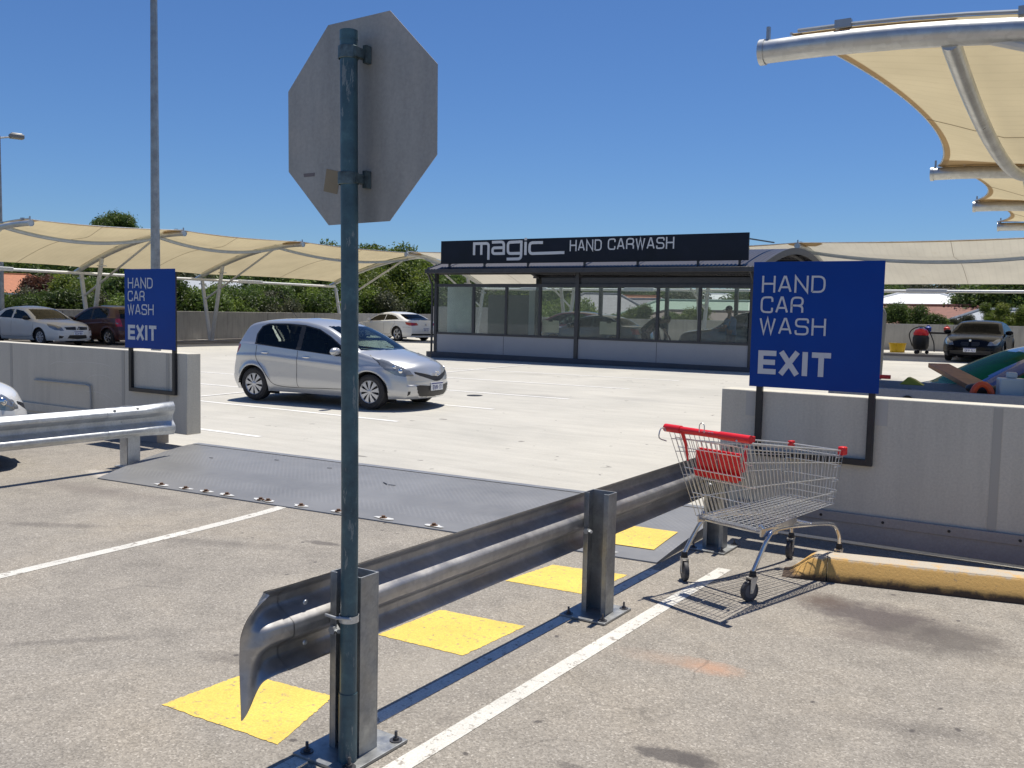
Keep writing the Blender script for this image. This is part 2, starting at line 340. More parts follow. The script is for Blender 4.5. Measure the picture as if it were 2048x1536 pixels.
# ---------------------------------------------------------------- mesh helpers
class MB:
    def __init__(s): s.v=[]; s.f=[]
    def add(s,vs,fs):
        o=len(s.v); s.v+= [tuple(v) for v in vs]; s.f+=[tuple(i+o for i in f) for f in fs]; return s
    def box(s,c,d,rz=0,R=None):
        hx,hy,hz=d[0]/2,d[1]/2,d[2]/2
        M=R if R is not None else Matrix.Rotation(rz,3,'Z'); c=Vector(c)
        vs=[c+M@Vector((x*hx,y*hy,z*hz)) for z in(-1,1) for y in(-1,1) for x in(-1,1)]
        return s.add(vs,[(0,2,3,1),(4,5,7,6),(0,1,5,4),(2,6,7,3),(0,4,6,2),(1,3,7,5)])
    def bb(s,x0,x1,y0,y1,z0,z1): return s.box(((x0+x1)/2,(y0+y1)/2,(z0+z1)/2),(abs(x1-x0),abs(y1-y0),abs(z1-z0)))
    def bar(s,a,b,w,h,up=(0,0,1)):
        a=Vector(a);b=Vector(b);d=(b-a); L=d.length; d.normalize(); u=Vector(up)
        sd=d.cross(u)
        if sd.length<1e-4: sd=d.cross(Vector((1,0,0)))
        sd.normalize(); u=sd.cross(d)
        R=Matrix((d,sd,u)).transposed(); return s.box((a+b)/2,(L,w,h),R=R)
    def tube(s,pts,r,n=12,cap=True,closed=False):
        pts=[Vector(p) for p in pts]; k=len(pts); rs=r if hasattr(r,'__len__') else [r]*k
        o=len(s.v); prev=None
        for i,p in enumerate(pts):
            if closed: t=pts[(i+1)%k]-pts[i-1]
            else: t=pts[min(i+1,k-1)]-pts[max(i-1,0)]
            t.normalize()
            if prev is None:
                a=Vector((0,0,1)) if abs(t.z)<.9 else Vector((1,0,0)); u=t.cross(a).normalized()
            else:
                u=(prev-t*prev.dot(t)).normalized()
            prev=u; w=t.cross(u)
            for j in range(n):
                A=2*PI*j/n; s.v.append(tuple(p+(u*math.cos(A)+w*math.sin(A))*rs[i]))
        for i in range(k if closed else k-1):
            for j in range(n):
                a=o+i*n+j; b=o+i*n+(j+1)%n; c=o+((i+1)%k)*n+(j+1)%n; d=o+((i+1)%k)*n+j
                s.f.append((a,b,c,d))
        if cap and not closed:
            s.f.append(tuple(o+j for j in range(n))[::-1]); s.f.append(tuple(o+(k-1)*n+j for j in range(n)))
        return s
    def lathe(s,prof,n=24,c=(0,0,0),axis='Z'):
        c=Vector(c); k=len(prof); o=len(s.v)
        for r,h in prof:
            for j in range(n):
                A=2*PI*j/n; x,y=r*math.cos(A),r*math.sin(A)
                v=(x,y,h) if axis=='Z' else ((x,h,y) if axis=='Y' else (h,x,y))
                s.v.append(tuple(c+Vector(v)))
        for i in range(k-1):
            for j in range(n):
                q=(o+i*n+j,o+i*n+(j+1)%n,o+(i+1)*n+(j+1)%n,o+(i+1)*n+j)
                s.f.append(q if axis!='Y' else q[::-1])
        return s
    def grid(s,P):
        o=len(s.v); a=len(P); b=len(P[0])
        for row in P:
            for p in row: s.v.append(tuple(p))
        for i in range(a-1):
            for j in range(b-1): s.f.append((o+i*b+j,o+i*b+j+1,o+(i+1)*b+j+1,o+(i+1)*b+j))
        return s
    def prism(s,poly,z0,z1):
        n=len(poly); o=len(s.v)
        for z in (z0,z1):
            for p in poly: s.v.append((p[0],p[1],z))
        s.f.append(tuple(o+i for i in range(n))[::-1]); s.f.append(tuple(o+n+i for i in range(n)))
        for i in range(n): s.f.append((o+i,o+(i+1)%n,o+n+(i+1)%n,o+n+i))
        return s
    def ell(s,c,r,nu=16,nv=10,R=None):
        c=Vector(c); P=[]
        for i in range(nv+1):
            th=PI*i/nv; row=[]
            for j in range(nu+1):
                ph=-2*PI*j/nu; q=Vector((r[0]*math.sin(th)*math.cos(ph),r[1]*math.sin(th)*math.sin(ph),r[2]*math.cos(th)))
                row.append(c+(R@q if R is not None else q))
            P.append(row)
        return s.grid(P)
    def build(s,name,mat,parent=None,smooth=True,bevel=0,ang=35,loc=None,rz=None,weld=False):
        me=bpy.data.meshes.new(name); me.from_pydata(s.v,[],s.f); me.validate()
        if weld:
            bm=bmesh.new(); bm.from_mesh(me); bmesh.ops.remove_doubles(bm,verts=bm.verts,dist=1e-5)
            bmesh.ops.recalc_face_normals(bm,faces=bm.faces); bm.to_mesh(me); bm.free()
        if mat is not None: me.materials.append(MAT[mat] if isinstance(mat,str) else mat)
        if smooth:
            me.polygons.foreach_set('use_smooth',[True]*len(me.polygons)); me.set_sharp_from_angle(angle=math.radians(ang))
        o=bpy.data.objects.new(name,me); COL.objects.link(o)
        if parent is not None: o.parent=parent
        if bevel:
            b=o.modifiers.new('bevel','BEVEL'); b.width=bevel; b.segments=2; b.limit_method='ANGLE'; b.angle_limit=math.radians(40)
        if loc is not None: o.location=loc
        if rz is not None: o.rotation_euler=(0,0,rz)
        return o
def thing(name,label,cat,loc=(0,0,0),rz=0,group=None):
    o=bpy.data.objects.new(name,None); COL.objects.link(o); o.empty_display_size=.3
    o.location=loc; o.rotation_euler=(0,0,rz); o['label']=label; o['category']=cat
    if group: o['group']=group
    return o
def tag(o,label,cat,group=None):
    o['label']=label; o['category']=cat
    if group: o['group']=group
    return o
def struct(o,kind='structure'):
    o['kind']=kind; return o
def copy_tree(o,parent=None):
    c=o.copy(); COL.objects.link(c)
    if parent is not None: c.parent=parent
    for ch in [x for x in COL.objects if x.parent==o]: copy_tree(ch,c)
    return c
def cr(P,n=8,closed=False):
    """Catmull-Rom through points of any dimension"""
    P=[Vector(p) for p in P]; out=[]; k=len(P)
    rng=range(k if closed else k-1)
    for i in rng:
        p0=P[i-1] if (i>0 or closed) else P[0]*2-P[1]; p1=P[i]; p2=P[(i+1)%k]
        p3=P[(i+2)%k] if (i+2<k or closed) else P[-1]*2-P[-2]
        for j in range(n):
            t=j/n; out.append(.5*((2*p1)+(p2-p0)*t+(2*p0-5*p1+4*p2-p3)*t*t+(3*p1-p0-3*p2+p3)*t**3))
    if not closed: out.append(P[-1])
    return out
def deckz(x,y):
    def s_(t): t=max(0,min(1,t)); return t*t*(3-2*t)
    return -.08+.018*max(0,y-11)+.006*(x+14)*min(1,max(0,(y-11)/8))+.013*max(0,-x-20)*s_((y-9)/6)*s_((29-y)/10)
def smooth01(t): t=max(0,min(1,t)); return t*t*(3-2*t)

# ---------------------------------------------------------------- lettering (strokes in a unit box)
def rounded(path,r,closed=False):
    P=[Vector(p) for p in path]; out=[]; k=len(P)
    for i,p in enumerate(P):
        rr=r[i] if hasattr(r,'__len__') else r
        if (not closed and i in(0,k-1)) or rr==0: out.append(p); continue
        a=P[i-1]; b=P[(i+1)%k]; da=(a-p); db=(b-p)
        ra=min(rr,da.length*.49,db.length*.49); da.normalize(); db.normalize()
        s=p+da*ra; e=p+db*ra
        for j in range(5):
            t=j/4; out.append(s*(1-t)**2+p*2*t*(1-t)+e*t*t)
    return out
def ribbon(mb,path,w,fn,th,closed=False):
    """flat stroke of width w along a 2D path; fn maps (u,v,depth) to 3D"""
    k=len(path); L=[];R=[]
    for i in range(k):
        if closed: a=path[i-1]; b=path[(i+1)%k]
        else: a=path[max(i-1,0)]; b=path[min(i+1,k-1)]
        p=path[i]
        d1=(p-a) if (p-a).length>1e-9 else (b-p); d2=(b-p) if (b-p).length>1e-9 else d1
        d1=d1.normalized(); d2=d2.normalized(); n1=Vector((-d1.y,d1.x)); n2=Vector((-d2.y,d2.x))
        n=(n1+n2)
        if n.length<1e-6: n=n1.copy()
        n.normalize(); c=max(.35,n.dot(n1)); n=n*(w/2/c); L.append(p+n); R.append(p-n)
    o=len(mb.v)
    for dz in (0,th):
        for i in range(k): mb.v.append(tuple(fn(L[i].x,L[i].y,dz))); mb.v.append(tuple(fn(R[i].x,R[i].y,dz)))
    m=2*k
    for i in range(k if closed else k-1):
        a,b,c,d=o+2*i,o+2*i+1,o+2*((i+1)%k)+1,o+2*((i+1)%k)
        mb.f+=[(a+m,b+m,c+m,d+m),(a,d,c,b),(a,a+m,d+m,d),(b,c,c+m,b+m)]
    if not closed:
        a=o; mb.f+=[(a,a+1,a+1+m,a+m)]; a=o+2*(k-1); mb.f+=[(a,a+m,a+1+m,a+1)]
def glyph(ch):
    w=.74; r=.3
    G={'H':([[(0,0),(0,1)],[(w,0),(w,1)],[(0,.53),(w,.53)]],0),
     'A':([[(0,0),(w*.44,1),(w*.56,1),(w,0)],[(.14*w+.02,.3),(w-.14*w-.02,.3)]],0),
     'N':([[(0,0),(0,1),(w,0),(w,1)]],0),
     'D':([[(0,0),(0,1),(w,1),(w,0),(0,0)]],[0,0,r*1.3,r*1.3,0]),
     'C':([[(w,.70),(w,1),(0,1),(0,0),(w,0),(w,.30)]],r),
     'R':([[(0,0),(0,1),(w,1),(w,.47),(0,.47)],[(w*.55,.47),(w,.40),(w,0)]],r),
     'W':([[(0,1),(.25*w*1.25,0),(.5*w*1.25,1),(.75*w*1.25,0),(w*1.25,1)]],0),
     'S':([[(w,.74),(w,1),(0,1),(0,.52),(w,.50),(w,0),(0,0),(0,.26)]],r),
     'E':([[(w,1),(0,1),(0,0),(w,0)],[(0,.51),(w*.92,.51)]],0),
     'X':([[(0,0),(w,1)],[(0,1),(w,0)]],0),'I':([[(0,0),(0,1)]],0),'T':([[(w/2,0),(w/2,1)],[(0,1),(w,1)]],0),
     'V':([[(0,1),(w/2,0),(w,1)]],0),'1':([[(.1,.8),(.3,1),(.3,0)]],0),'7':([[(0,1),(w*.8,1),(w*.3,0)]],0),
     '9':([[(w*.8,.5),(0,.5),(0,1),(w*.8,1),(w*.8,0),(0,0)]],r),'8':([[(0,.5),(0,1),(w*.8,1),(w*.8,0),(0,0),(0,.5),(w*.8,.5)]],.1),
     'F':([[(w,1),(0,1),(0,0)],[(0,.51),(w*.85,.51)]],0),'P':([[(0,0),(0,1),(w,1),(w,.47),(0,.47)]],.1),'5':([[(w*.8,1),(0,1),(0,.52),(w*.8,.5),(w*.8,0),(0,0)]],.1),'3':([[(0,1),(w*.8,1),(w*.8,0),(0,0)],[(.15,.5),(w*.8,.5)]],.08),
     '4':([[(w*.6,0),(w*.6,1),(0,.3),(w*.85,.3)]],0),'-':([[(.05,.5),(.4,.5)]],0),
     'c':([[(.5,.62),(0,.62),(0,0),(.5,0)]],.15),'o':([[(0,0),(0,.62),(.5,.62),(.5,0),(0,0)]],.15),'l':([[(0,0),(0,1)]],0),
     'e':([[(0,.32),(.5,.32),(.5,.62),(0,.62),(0,0),(.5,0)]],.12),'s':([[(.5,.62),(0,.62),(0,.33),(.5,.3),(.5,0),(0,0)]],.1),
     }
    return G[ch]
GW={'I':0,'W':.925,'1':.3,'-':.4,'l':0,'c':.5,'o':.5,'e':.5,'s':.5}
def text(mb,s,x0,z0,width,height,t,fn,th=.002,gap=.3,space=.5):
    """s drawn from (x0,z0); letters stretched to fill width; t = stroke width; fn maps (x,z,depth)"""
    tot=0
    for i,ch in enumerate(s):
        tot+= space if ch==' ' else GW.get(ch,.74)
        if i<len(s)-1 and ch!=' ' and s[i+1]!=' ': tot+=gap
    nst=0; kx=(width-t)/tot; x=x0+t/2; kz=height-t
    for i,ch in enumerate(s):
        if ch==' ': x+=space*kx; continue
        paths,r=glyph(ch)
        for p in paths:
            pp=rounded([(a*kx+x,b*kz+z0+t/2) for a,b in p],([q*kx for q in r] if hasattr(r,'__len__') and len(r)==len(p) else (0 if hasattr(r,'__len__') else r*kx)))
            # extend open square ends by half a stroke
            if len(pp)>1 and ch not in 'AXVW' :
                for e,f in ((0,1),(-1,-2)):
                    d=(pp[e]-pp[f]); 
                    if d.length>1e-6 and ch in 'HEITNLS1l': pass
            if ch in 'HEITXN1lA4':
                d=(pp[0]-pp[1]).normalized(); pp[0]=pp[0]+d*t*.5 if ch in 'EIHXTN' else pp[0]
                d=(pp[-1]-pp[-2]).normalized(); pp[-1]=pp[-1]+d*t*.5 if ch in 'EIHXTN' and not (ch=='H' and abs(d.y)<.1) else pp[-1]
            nst+=1; ribbon(mb,pp,t,fn,th+.00035*(nst%7))
        x+=GW.get(ch,.74)*kx
        if i<len(s)-1 and s[i+1]!=' ': x+=gap*kx
# ================================================================= THE SETTING
# asphalt of the near deck (its far edge lies under the steel plate and the barrier walls)
b=MB(); P=[]
for i in range(41):
    x=-40+60*i/40; P.append([(x,y,0) for y in (-25,-10,-3,0,2,4,6,7.12)])
b.grid(P); b.bb(-40,20,7.0,7.12,-.9,-.002)
a=struct(b.build('asphalt_deck','asphalt',smooth=False))
# concrete of the far deck, rising gently towards the back
b=MB(); P=[]
for i in range(61):
    x=-37+57*i/60; row=[]
    for j in range(71):
        y=7.12+.0+ (42.3-7.12)*j/70; row.append((x,y,deckz(x,y)))
    P.append(row)
b.grid(P); struct(b.build('concrete_deck','deck'))
# the darker paving of the bays along the left parapet
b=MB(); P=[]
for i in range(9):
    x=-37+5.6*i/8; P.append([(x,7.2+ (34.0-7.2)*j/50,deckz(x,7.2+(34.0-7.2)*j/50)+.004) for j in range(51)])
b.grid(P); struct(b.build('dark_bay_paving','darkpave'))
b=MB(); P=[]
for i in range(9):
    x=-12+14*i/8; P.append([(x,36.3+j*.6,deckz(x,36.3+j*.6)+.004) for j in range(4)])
b.grid(P); struct(b.build('dark_drain_strip','darkpave'))  # darker strip laid across the back of the deck
# painted lines
def strip(mb,p,q,w,z=.0022,dk=False,n=10):
    p=Vector(p);q=Vector(q); d=(q-p).normalized(); s=Vector((-d.y,d.x))*w/2; P=[]
    for i in range(n+1):
        c=p+(q-p)*i/n; P.append([(e.x,e.y,(deckz(e.x,e.y) if dk else 0)+z) for e in (c+s,c-s)])
    mb.grid(P)
b=MB(); strip(b,(-2.09,1.0),(-2.045,5.86),.088); struct(b.build('white_line_by_trolley','white_line',smooth=False))
b=MB(); strip(b,(-2.40,.5),(-2.41,5.55),.07); struct(b.build('white_line_under_guardrail','white_line',smooth=False))
b=MB(); pts=cr([(-5.45,.5),(-5.5,2),(-5.56,3.2),(-5.60,4.3),(-5.68,5.2),(-5.78,5.62)],6)
for i in range(len(pts)-1):
    d=(pts[i+1]-pts[i]).normalized(); s=Vector((-d.y,d.x))*.05
    b.add([(*(pts[i]+s),.0022),(*(pts[i]-s),.0022),(*(pts[i+1]-s),.0022),(*(pts[i+1]+s),.0022)],[(0,3,2,1)])
struct(b.build('white_lane_line','white_line',smooth=False,weld=True))
b=MB()
for y,x0,x1 in ((8.66,-14.6,-9.55),(11.25,-14.6,-9.3),(13.5,-19.6,-9.0),(15.75,-19.6,-8.75),(18.35,-19.6,-8.7),(21.0,-19.6,-8.66),(23.62,-19.6,-9.0)):
    strip(b,(x0,y),(x1,y),.1,.004,True,16)
strip(b,(-14.6,8.6),(-14.65,24.0),.1,.0075,True,30); strip(b,(-31.3,8),(-31.45,33),.12,.0085,True,40)
for y in (11.5,14,16.5,19,21.5,24,26.5,29,31.5): strip(b,(-36.3,y),(-31.6,y),.1,.0085,True,8)
strip(b,(-30.5,33.2),(-24,33.4),.1,.006,True,8); strip(b,(-12,36.2),(2,36.2),.12,.009,True,12)
struct(b.build('parking_bay_lines','white_line2',smooth=False))
# yellow painted squares on the asphalt
b=MB()
for q in ([(-3.215,2.385),(-2.56,2.41),(-2.70,2.86),(-3.195,2.81)],[(-3.05,3.55),(-2.53,3.57),(-2.51,4.11),(-3.035,4.06)],[(-3.056,4.75),(-2.52,4.80),(-2.50,5.33),(-3.006,5.25)],[(-3.25,1.15),(-2.72,1.17),(-2.70,1.72),(-3.2,1.70)]):
    rg=random.Random(int(q[0][1]*100)); out=[]
    for i in range(4):
        A=Vector(q[i]); B_=Vector(q[(i+1)%4])
        for k in range(40):
            p=A.lerp(B_,k/40); out.append((p.x+rg.gauss(0,.0022),p.y+rg.gauss(0,.0022),.0022))
    b.add(out,[tuple(range(len(out)))])
struct(b.build('yellow_floor_squares','yellow',smooth=False))
# round drain in the deck
b=MB(); z=deckz(-10.6,15.2)+.006
b.lathe([(0,z),(.16,z)],20,(-10.6,15.2,0)); struct(b.build('drain_cover','black_plastic',smooth=False))

# the ground of the suburb outside, rising away from the car park
def terrain(x,y):
    d=math.hypot(x+15,y-15)
    return -5.2+max(0,d-75)*.035+1.2*math.sin(x*.021+1)*math.cos(y*.017)*min(1,d/150)
b=MB(); P=[]
for i in range(91):
    x=-1400+2800*(i/90); P.append([(x,-1100+2400*j/80,terrain(x,-1100+2400*j/80) if math.hypot(x,-1100+2400*j/80)<700 else 22) for j in range(81)])
b.grid(P)
MAT['terrain']=mk_leaf('grass_ground',(.05,.06,.02),(.09,.09,.04),(.16,.13,.07),.08)
MAT['terrain']=simple('grass_ground',(.10,.10,.045),.95,0,.4,.05)
struct(b.build('ground','terrain'))
# the car park block under the decks
b=MB(); b.bb(-37.2,20,-25,43.0,-7,-.95); struct(b.build('car_park_block','parapet',smooth=False))

# ---------------------------------------------------------------- barrier walls
def barrier(x0,x1,label,joints,flip=1):
    t=thing('barrier_wall',label,'barrier wall',((x0+x1)/2,7.2,0))
    c=(x0+x1)/2
    b=MB(); b.bb(x0-c,x1-c,-.1,.1,.05 if flip>0 else .14,1.1); w=b.build('wall_panel','wall',t,bevel=.008)
    for j in joints: b=MB(); b.bb(j-c-.028,j-c+.028,-.1035,-.1,.24,1.085); b.build('sealed_joint',simple('joint_sealant',(.44,.42,.365),.85),t)
    return t,c
t,c=barrier(-2.56,8,'long pale grey barrier wall right of the steel plate, behind the trolley',(-.60,1.9,4.4))
b=MB(); b.bb(-2.4-c,8-c,-.130,-.1,.165,.235); b.bb(-2.4-c,8-c,-.122,-.1,.03,.165); b.build('skirting_flashing','wall_base',t,bevel=.003)
for x in (-1.74,-1.30,-.86,-.42,.0): b=MB(); b.lathe([(0,-.137),(.008,-.137),(.011,-.131)],8,(x-c,0,.20),'Y'); b.build('fixing_bolt','black_plastic',t)
for x in (-2.36,-1.40): b=MB(); b.bb(x-c,x+.09-c,-.1035,-.1,.90,1.09); b.build('repair_patch',simple('patch_paint',(.50,.485,.44),.8),t)
t,c=barrier(-31,-9.07,'long pale grey barrier wall left of the steel plate, behind the left guardrail',(-10.28,-12.8,-15.3,-9.42),-1)
b=MB(); b.bb(-31-c,-9.32-c,-.128,-.1,.19,.30); b.build('skirting_flashing','wall',t,bevel=.003)
b=MB(); b.bb(-31-c,-9.62-c,-.11,.06,-.02,.14); b.build('wall_footing','wall_base',t)
b=MB(); b.tube(cr([(-12.2-c,-.125,.62),(-11.2-c,-.125,.62),(-11.0-c,-.125,.615),(-10.93-c,-.125,.56),(-10.93-c,-.125,.2)],5),.012,8); b.build('conduit_pipe',simple('conduit_grey',(.36,.37,.36),.5),t)
SCF=simple('scuff',(.66,.63,.56),.85)
for x0,z0,rx,rz_,a0,a1 in ((-11.3,.52,.35,.12,.3,2.6),(-10.75,.66,.30,.10,.5,2.9),(-10.9,.38,.45,.16,.2,1.9),(-11.6,.80,.28,.09,.6,2.7),(-10.5,.45,.22,.14,.1,1.4),(-11.0,.86,.5,.05,.4,2.8)):
    b=MB(); pts=[Vector((x0-c+rx*math.cos(a0+(a1-a0)*i/14),z0+rz_*math.sin(a0+(a1-a0)*i/14))) for i in range(15)]
    ribbon(b,pts,.007,lambda u,v,d:(u,-.1008-d,v),.0006); b.build('scuff_mark',SCF,t,smooth=False)

# ---------------------------------------------------------------- steel plate bridging the two decks
NL,NR,FR,FL=Vector((-8.0,5.24)),Vector((-2.46,5.70)),Vector((-2.50,7.42)),Vector((-8.86,7.10))
t=thing('steel_plate','grey chequered steel plate bridging the gap between the asphalt and concrete decks','metal plate',(-5.5,6.3,0))
def plz(v): return .010+.075*math.sin(min(1,v/.75)*PI/2)-.15*max(0,v-.86)**1.0*.9
b=MB(); P=[]
for i in range(25):
    u=i/24; A=NL.lerp(NR,u); B=FL.lerp(FR,u); P.append([])
    for j in range(17):
        v=j/16; q=A.lerp(B,v); P[-1].append((q.x+5.5,q.y-6.3,plz(v)))
b.grid(P)
# thickness along the near edge and ends
E=[p[0] for p in P]; b.grid([[p,(p[0],p[1]-.002,.001)] for p in E][::-1])
E=P[0]; b.grid([[p,(p[0]-.002,p[1],-.08)] for p in E]); E=P[-1]; b.grid([[p,(p[0]+.002,p[1],.0 if k<9 else -.08)] for k,p in enumerate(E)][::-1])
b.build('tread_sheet','plate',t,ang=50)
b=MB(); P2=[]
for i in range(25):
    u=i/24; A=NL.lerp(NR,u); B=FL.lerp(FR,u); P2.append([(A.lerp(B,v).x+5.5,A.lerp(B,v).y-6.3,plz(v)+.005) for v in (.92,.96,1.0)])
b.grid(P2); b.build('edge_strip',mk_galv('edge_strip_steel',(.25,.26,.28),.5,.3,.7,8),t)
b=MB(); bolt=MB(); MZ=simple('bare_zinc_patch',(.62,.62,.60),.5); MR=simple('rusty_bolt',(.14,.075,.04),.7,.3)
fr=[.145,.20,.245,.29,.36,.375,.44,.51,.59,.675,.775,.93]
rng=random.Random(5)
def hexbolt(mb,x,y,z,r=.014,h=.014):
    mb.lathe([(0,z+h),(r,z+h),(r,z)],6,(x,y,0)); mb.lathe([(0,z+.004),(r*1.9,z+.004),(r*1.9,z)],12,(x,y,0))
for u in fr:
    A=NL.lerp(NR,u); B=FL.lerp(FR,u); q=A.lerp(B,.035); hexbolt(bolt,q.x+5.5,q.y-6.3,plz(.035)+.003,.016,.018)
    k=[]
    for j in range(9):
        a=2*PI*j/9; rr=.075*(.7+.5*rng.random()); k.append((q.x+5.5+rr*math.cos(a)*1.2,q.y-6.3+rr*math.sin(a)*.5,plz(.035)+.0035))
    b=MB(); b.add(k,[tuple(range(9))]); b.build('worn_paint_patch',MZ,t,smooth=False); bolt.build('edge_bolt',MR,t); bolt=MB()
b=MB()
for i in range(24):
    q=FL.lerp(FR,(i+.5)/24); b=MB(); b.lathe([(0,.052),(.011,.052),(.014,.038)],8,(q.x+5.5,q.y-6.3-.03,0)); b.build('strip_rivet','galv_light',t)
b=MB(); P=[]
def plp(u,v,dz=.005): 
    q=NL.lerp(NR,u).lerp(FL.lerp(FR,u),v); return (q.x+5.5,q.y-6.3,plz(v)+dz)
for i in range(5): P.append([plp(.875+.105*i/4,.13+.27*j/4) for j in range(5)])
b.grid(P); b.build('yellow_painted_square','yellow',t)
b=MB()
for (u,v,l,a) in ((.50,.55,.10,2.6),(.515,.535,.08,.1),(.80,.60,.06,.3),(.24,.75,.05,.2),(.36,.72,.05,.4),(.78,.42,.05,0),(.12,.6,.05,.1)):
    q=Vector(plp(u,v,.006)); d=Vector((math.cos(a),math.sin(a),0))*l/2; b=MB(); b.bar(q-d,q+d,.012,.002)
    q=q+Vector((-5.5+11,0,0))*0; o=b.build('debris_scrap','black_plastic',None); o.location=(-5.5,6.3,0); tag(o,'small dark scrap of litter lying on the chequered steel plate','litter','litter scraps on the steel plate')

# ---------------------------------------------------------------- guardrails
def wprof(depth=.083,h=.312,n=44):
    """W-beam section as (out,z) from bottom lip to top lip; out>0 = towards traffic"""
    key=[(.34,-.156),(.42,-.147),(.92,-.118),(1,-.098),(.92,-.072),(.12,-.032),(0,-.012),(0,.012),(.12,.032),(.92,.072),(1,.098),(.92,.118),(.42,.147),(.34,.156)]
    return [Vector((a*depth,z*h/.312)) for a,z in cr(key,4)]
def beam_mesh(path,zc,side,th=.004,prof=None,flat=None):
    """path: list of (x,y,z) of the back of the beam; side=+1 ridges towards +X, -1 towards -X"""
    pr=prof or wprof(); b=MB()
    for sgn in (0,1):
        P=[]
        for i,p in enumerate(path):
            t=(Vector(path[min(i+1,len(path)-1)])-Vector(path[max(i-1,0)])).normalized()
            n=Vector((t.y,-t.x,0)).normalized()*side*(1 if t.y>0 else -1); f=flat[i] if flat else (1,1,0)
            row=[]
            for q in pr:
                o=q.x*f[0]+(th if sgn else 0); row.append(Vector(p)+n*o+Vector((0,0,zc+q.y*f[1]+f[2]*q.y*0)))
            P.append(row)
        b.grid(P if (sgn^(side>0)) else [r[::-1] for r in P])
    return b
def rail_post(parent,x,y,h,flange_first,label=None):
    """C-section post opening towards -Y/-X, on a bolted base plate; local coordinates"""
    e=thing('post','','x',(x,y,0)); del e['label']; del e['category']; e.parent=parent
    return e
def c_post(parent,x,y,h=.685,w=.15,d=.10,pl=.125,bolts=True):
    b=MB(); t=.006
    b.bb(x-.0,x+w,y+d-t,y+d,.012,h) # web faces the viewer (-Y side is open ends)
    b.bb(x,x+t,y,y+d-t,.012,h); b.bb(x+w-t,x+w,y,y+d-t,.012,h)
    b.bb(x+t,x+.03,y,y+t,.012,h); b.bb(x+w-.03,x+w-t,y,y+t,.012,h)
    p=b.build('post','galv',parent,smooth=False,bevel=.0015)
    b=MB(); cx=x+w/2; cy=y+d/2; b.bb(cx-.15,cx+.13,cy-.165,cy+.165,.002,.014); b.build('base_plate','galv',p,smooth=False,bevel=.002)
    for sx in(-.11,.10):
        for sy in(-.13,.13):
            b=MB(); hexbolt(b,cx+sx,cy+sy,.014,.013,.014); b.tube([(cx+sx,cy+sy,.02),(cx+sx,cy+sy,.052)],.006,8)
            b.build('anchor_bolt',simple('dark_bolt',(.10,.10,.11),.45,.7),p)
    return p
g=thing('guardrail','galvanised guardrail seen from behind, with a bent fishtail end, running beside the yellow squares','guardrail',(-2.38,4,0))
ox,oy=-2.38,4
path=[(0,y-oy,0) for y in [2.32+ (7.1-2.32)*i/24 for i in range(25)]]
rb=beam_mesh(path,.51,-1); rb.build('rail','galv_rail',g,ang=60)
# fishtail terminal: overlaps the rail end, flares, droops and twists
K=[((-.002,2.46),1,1,.51,0),((-.002,2.37),1,1,.51,0),((-.004,2.31),1,1,.51,.0),((-.008,2.265),.95,1.0,.51,.0),((-.016,2.225),.8,1.02,.508,.02),((-.028,2.19),.5,1.06,.502,.05),((-.042,2.155),.25,1.08,.494,.07),((-.058,2.125),.10,1.1,.485,.04)]
KK=cr([(a[0],a[1],f,h,z,l) for a,f,h,z,l in K],5)
pr=wprof(.083,.312); b=MB()
for sgn in (0,1):
    P=[]
    for i,k in enumerate(KK):
        nx=KK[min(i+1,len(KK)-1)]; pv=KK[max(i-1,0)]; tt=Vector((nx[0]-pv[0],nx[1]-pv[1])).normalized(); n=Vector((tt.y,-tt.x))
        if n.x>0: n=-n
        row=[]
        for q in pr:
            v=q.y/.156; wob=.012*math.sin(v*4+i*.25)*smooth01((i-16)/14)
            o=q.x*k[2]+(.004 if sgn else -.0005)+wob; tail=smooth01((i-22)/13)
            z=k[4]+q.y*k[3]-.08*tail*max(0,-v)**1.6+.02*tail*(1-v*v)
            back=.09*tail*max(0,v)*max(0,v)     # the upper corner is folded back
            row.append(Vector((k[0]+n.x*o-tt.x*back,k[1]-oy+n.y*o-tt.y*back,z)))
        P.append(row)
    b.grid(P if sgn==0 else [r[::-1] for r in P])
b.build('fishtail_end','galv_rail',g,ang=70)
for y,z in ((2.40,.435),(2.40,.585)): b=MB(); b.lathe([(0,.006),(.008,.005),(.011,0)],10,(-.03,y-oy,z),'X'); b.build('rail_bolt','galv_light',g)
for y in (2.545,4.53,6.36):
    c_post(g,.004,y-oy-.05)
for y in (2.545,4.53,6.36):
    b=MB(); b.tube([(.004,y-oy-.02,.47),(.06,y-oy-.062,.47)],.009,6); b.lathe([(0,0),(.016,0),(.016,.012),(0,.012)],6,(.03,y-oy-.07,.47),'Y'); b.build('post_bolt','galv_light',g)

g=thing('guardrail','short bright galvanised guardrail at the left, its rounded ridges facing the camera','guardrail',(-8.33,4.5,0))
ox,oy=-8.33,4.5
path=[(0,y-oy,0) for y in [-2+ (5.75+2)*i/24 for i in range(25)]]
PT=[Vector((q.x*1.0-.10*q.y+.005,q.y)) for q in wprof(.088)]
beam_mesh(path,.475,1,prof=PT).build('rail','galv_rail_b',g,ang=60)
flat=[];path=[]
for i in range(16):
    u=i/15; path.append((.004+.02*u-.0*u*u,5.52+.80*u-oy,0)); s=smooth01((u-.45)/.55); flat.append((1-.55*s,1+.12*s,0))
fb=beam_mesh(path,.475,1,flat=flat,prof=PT); fb.build('fishtail_end','galv_rail_b',g,ang=60)
for y,z in ((5.60,.60),(5.60,.40),(5.72,.475),(5.86,.60),(5.86,.40)): b=MB(); b.lathe([(0,.012),(.014,.010),(.018,0)],12,(.075 if z!=.475 else .006,y-oy,z),'X'); b.build('rail_bolt','galv',g)
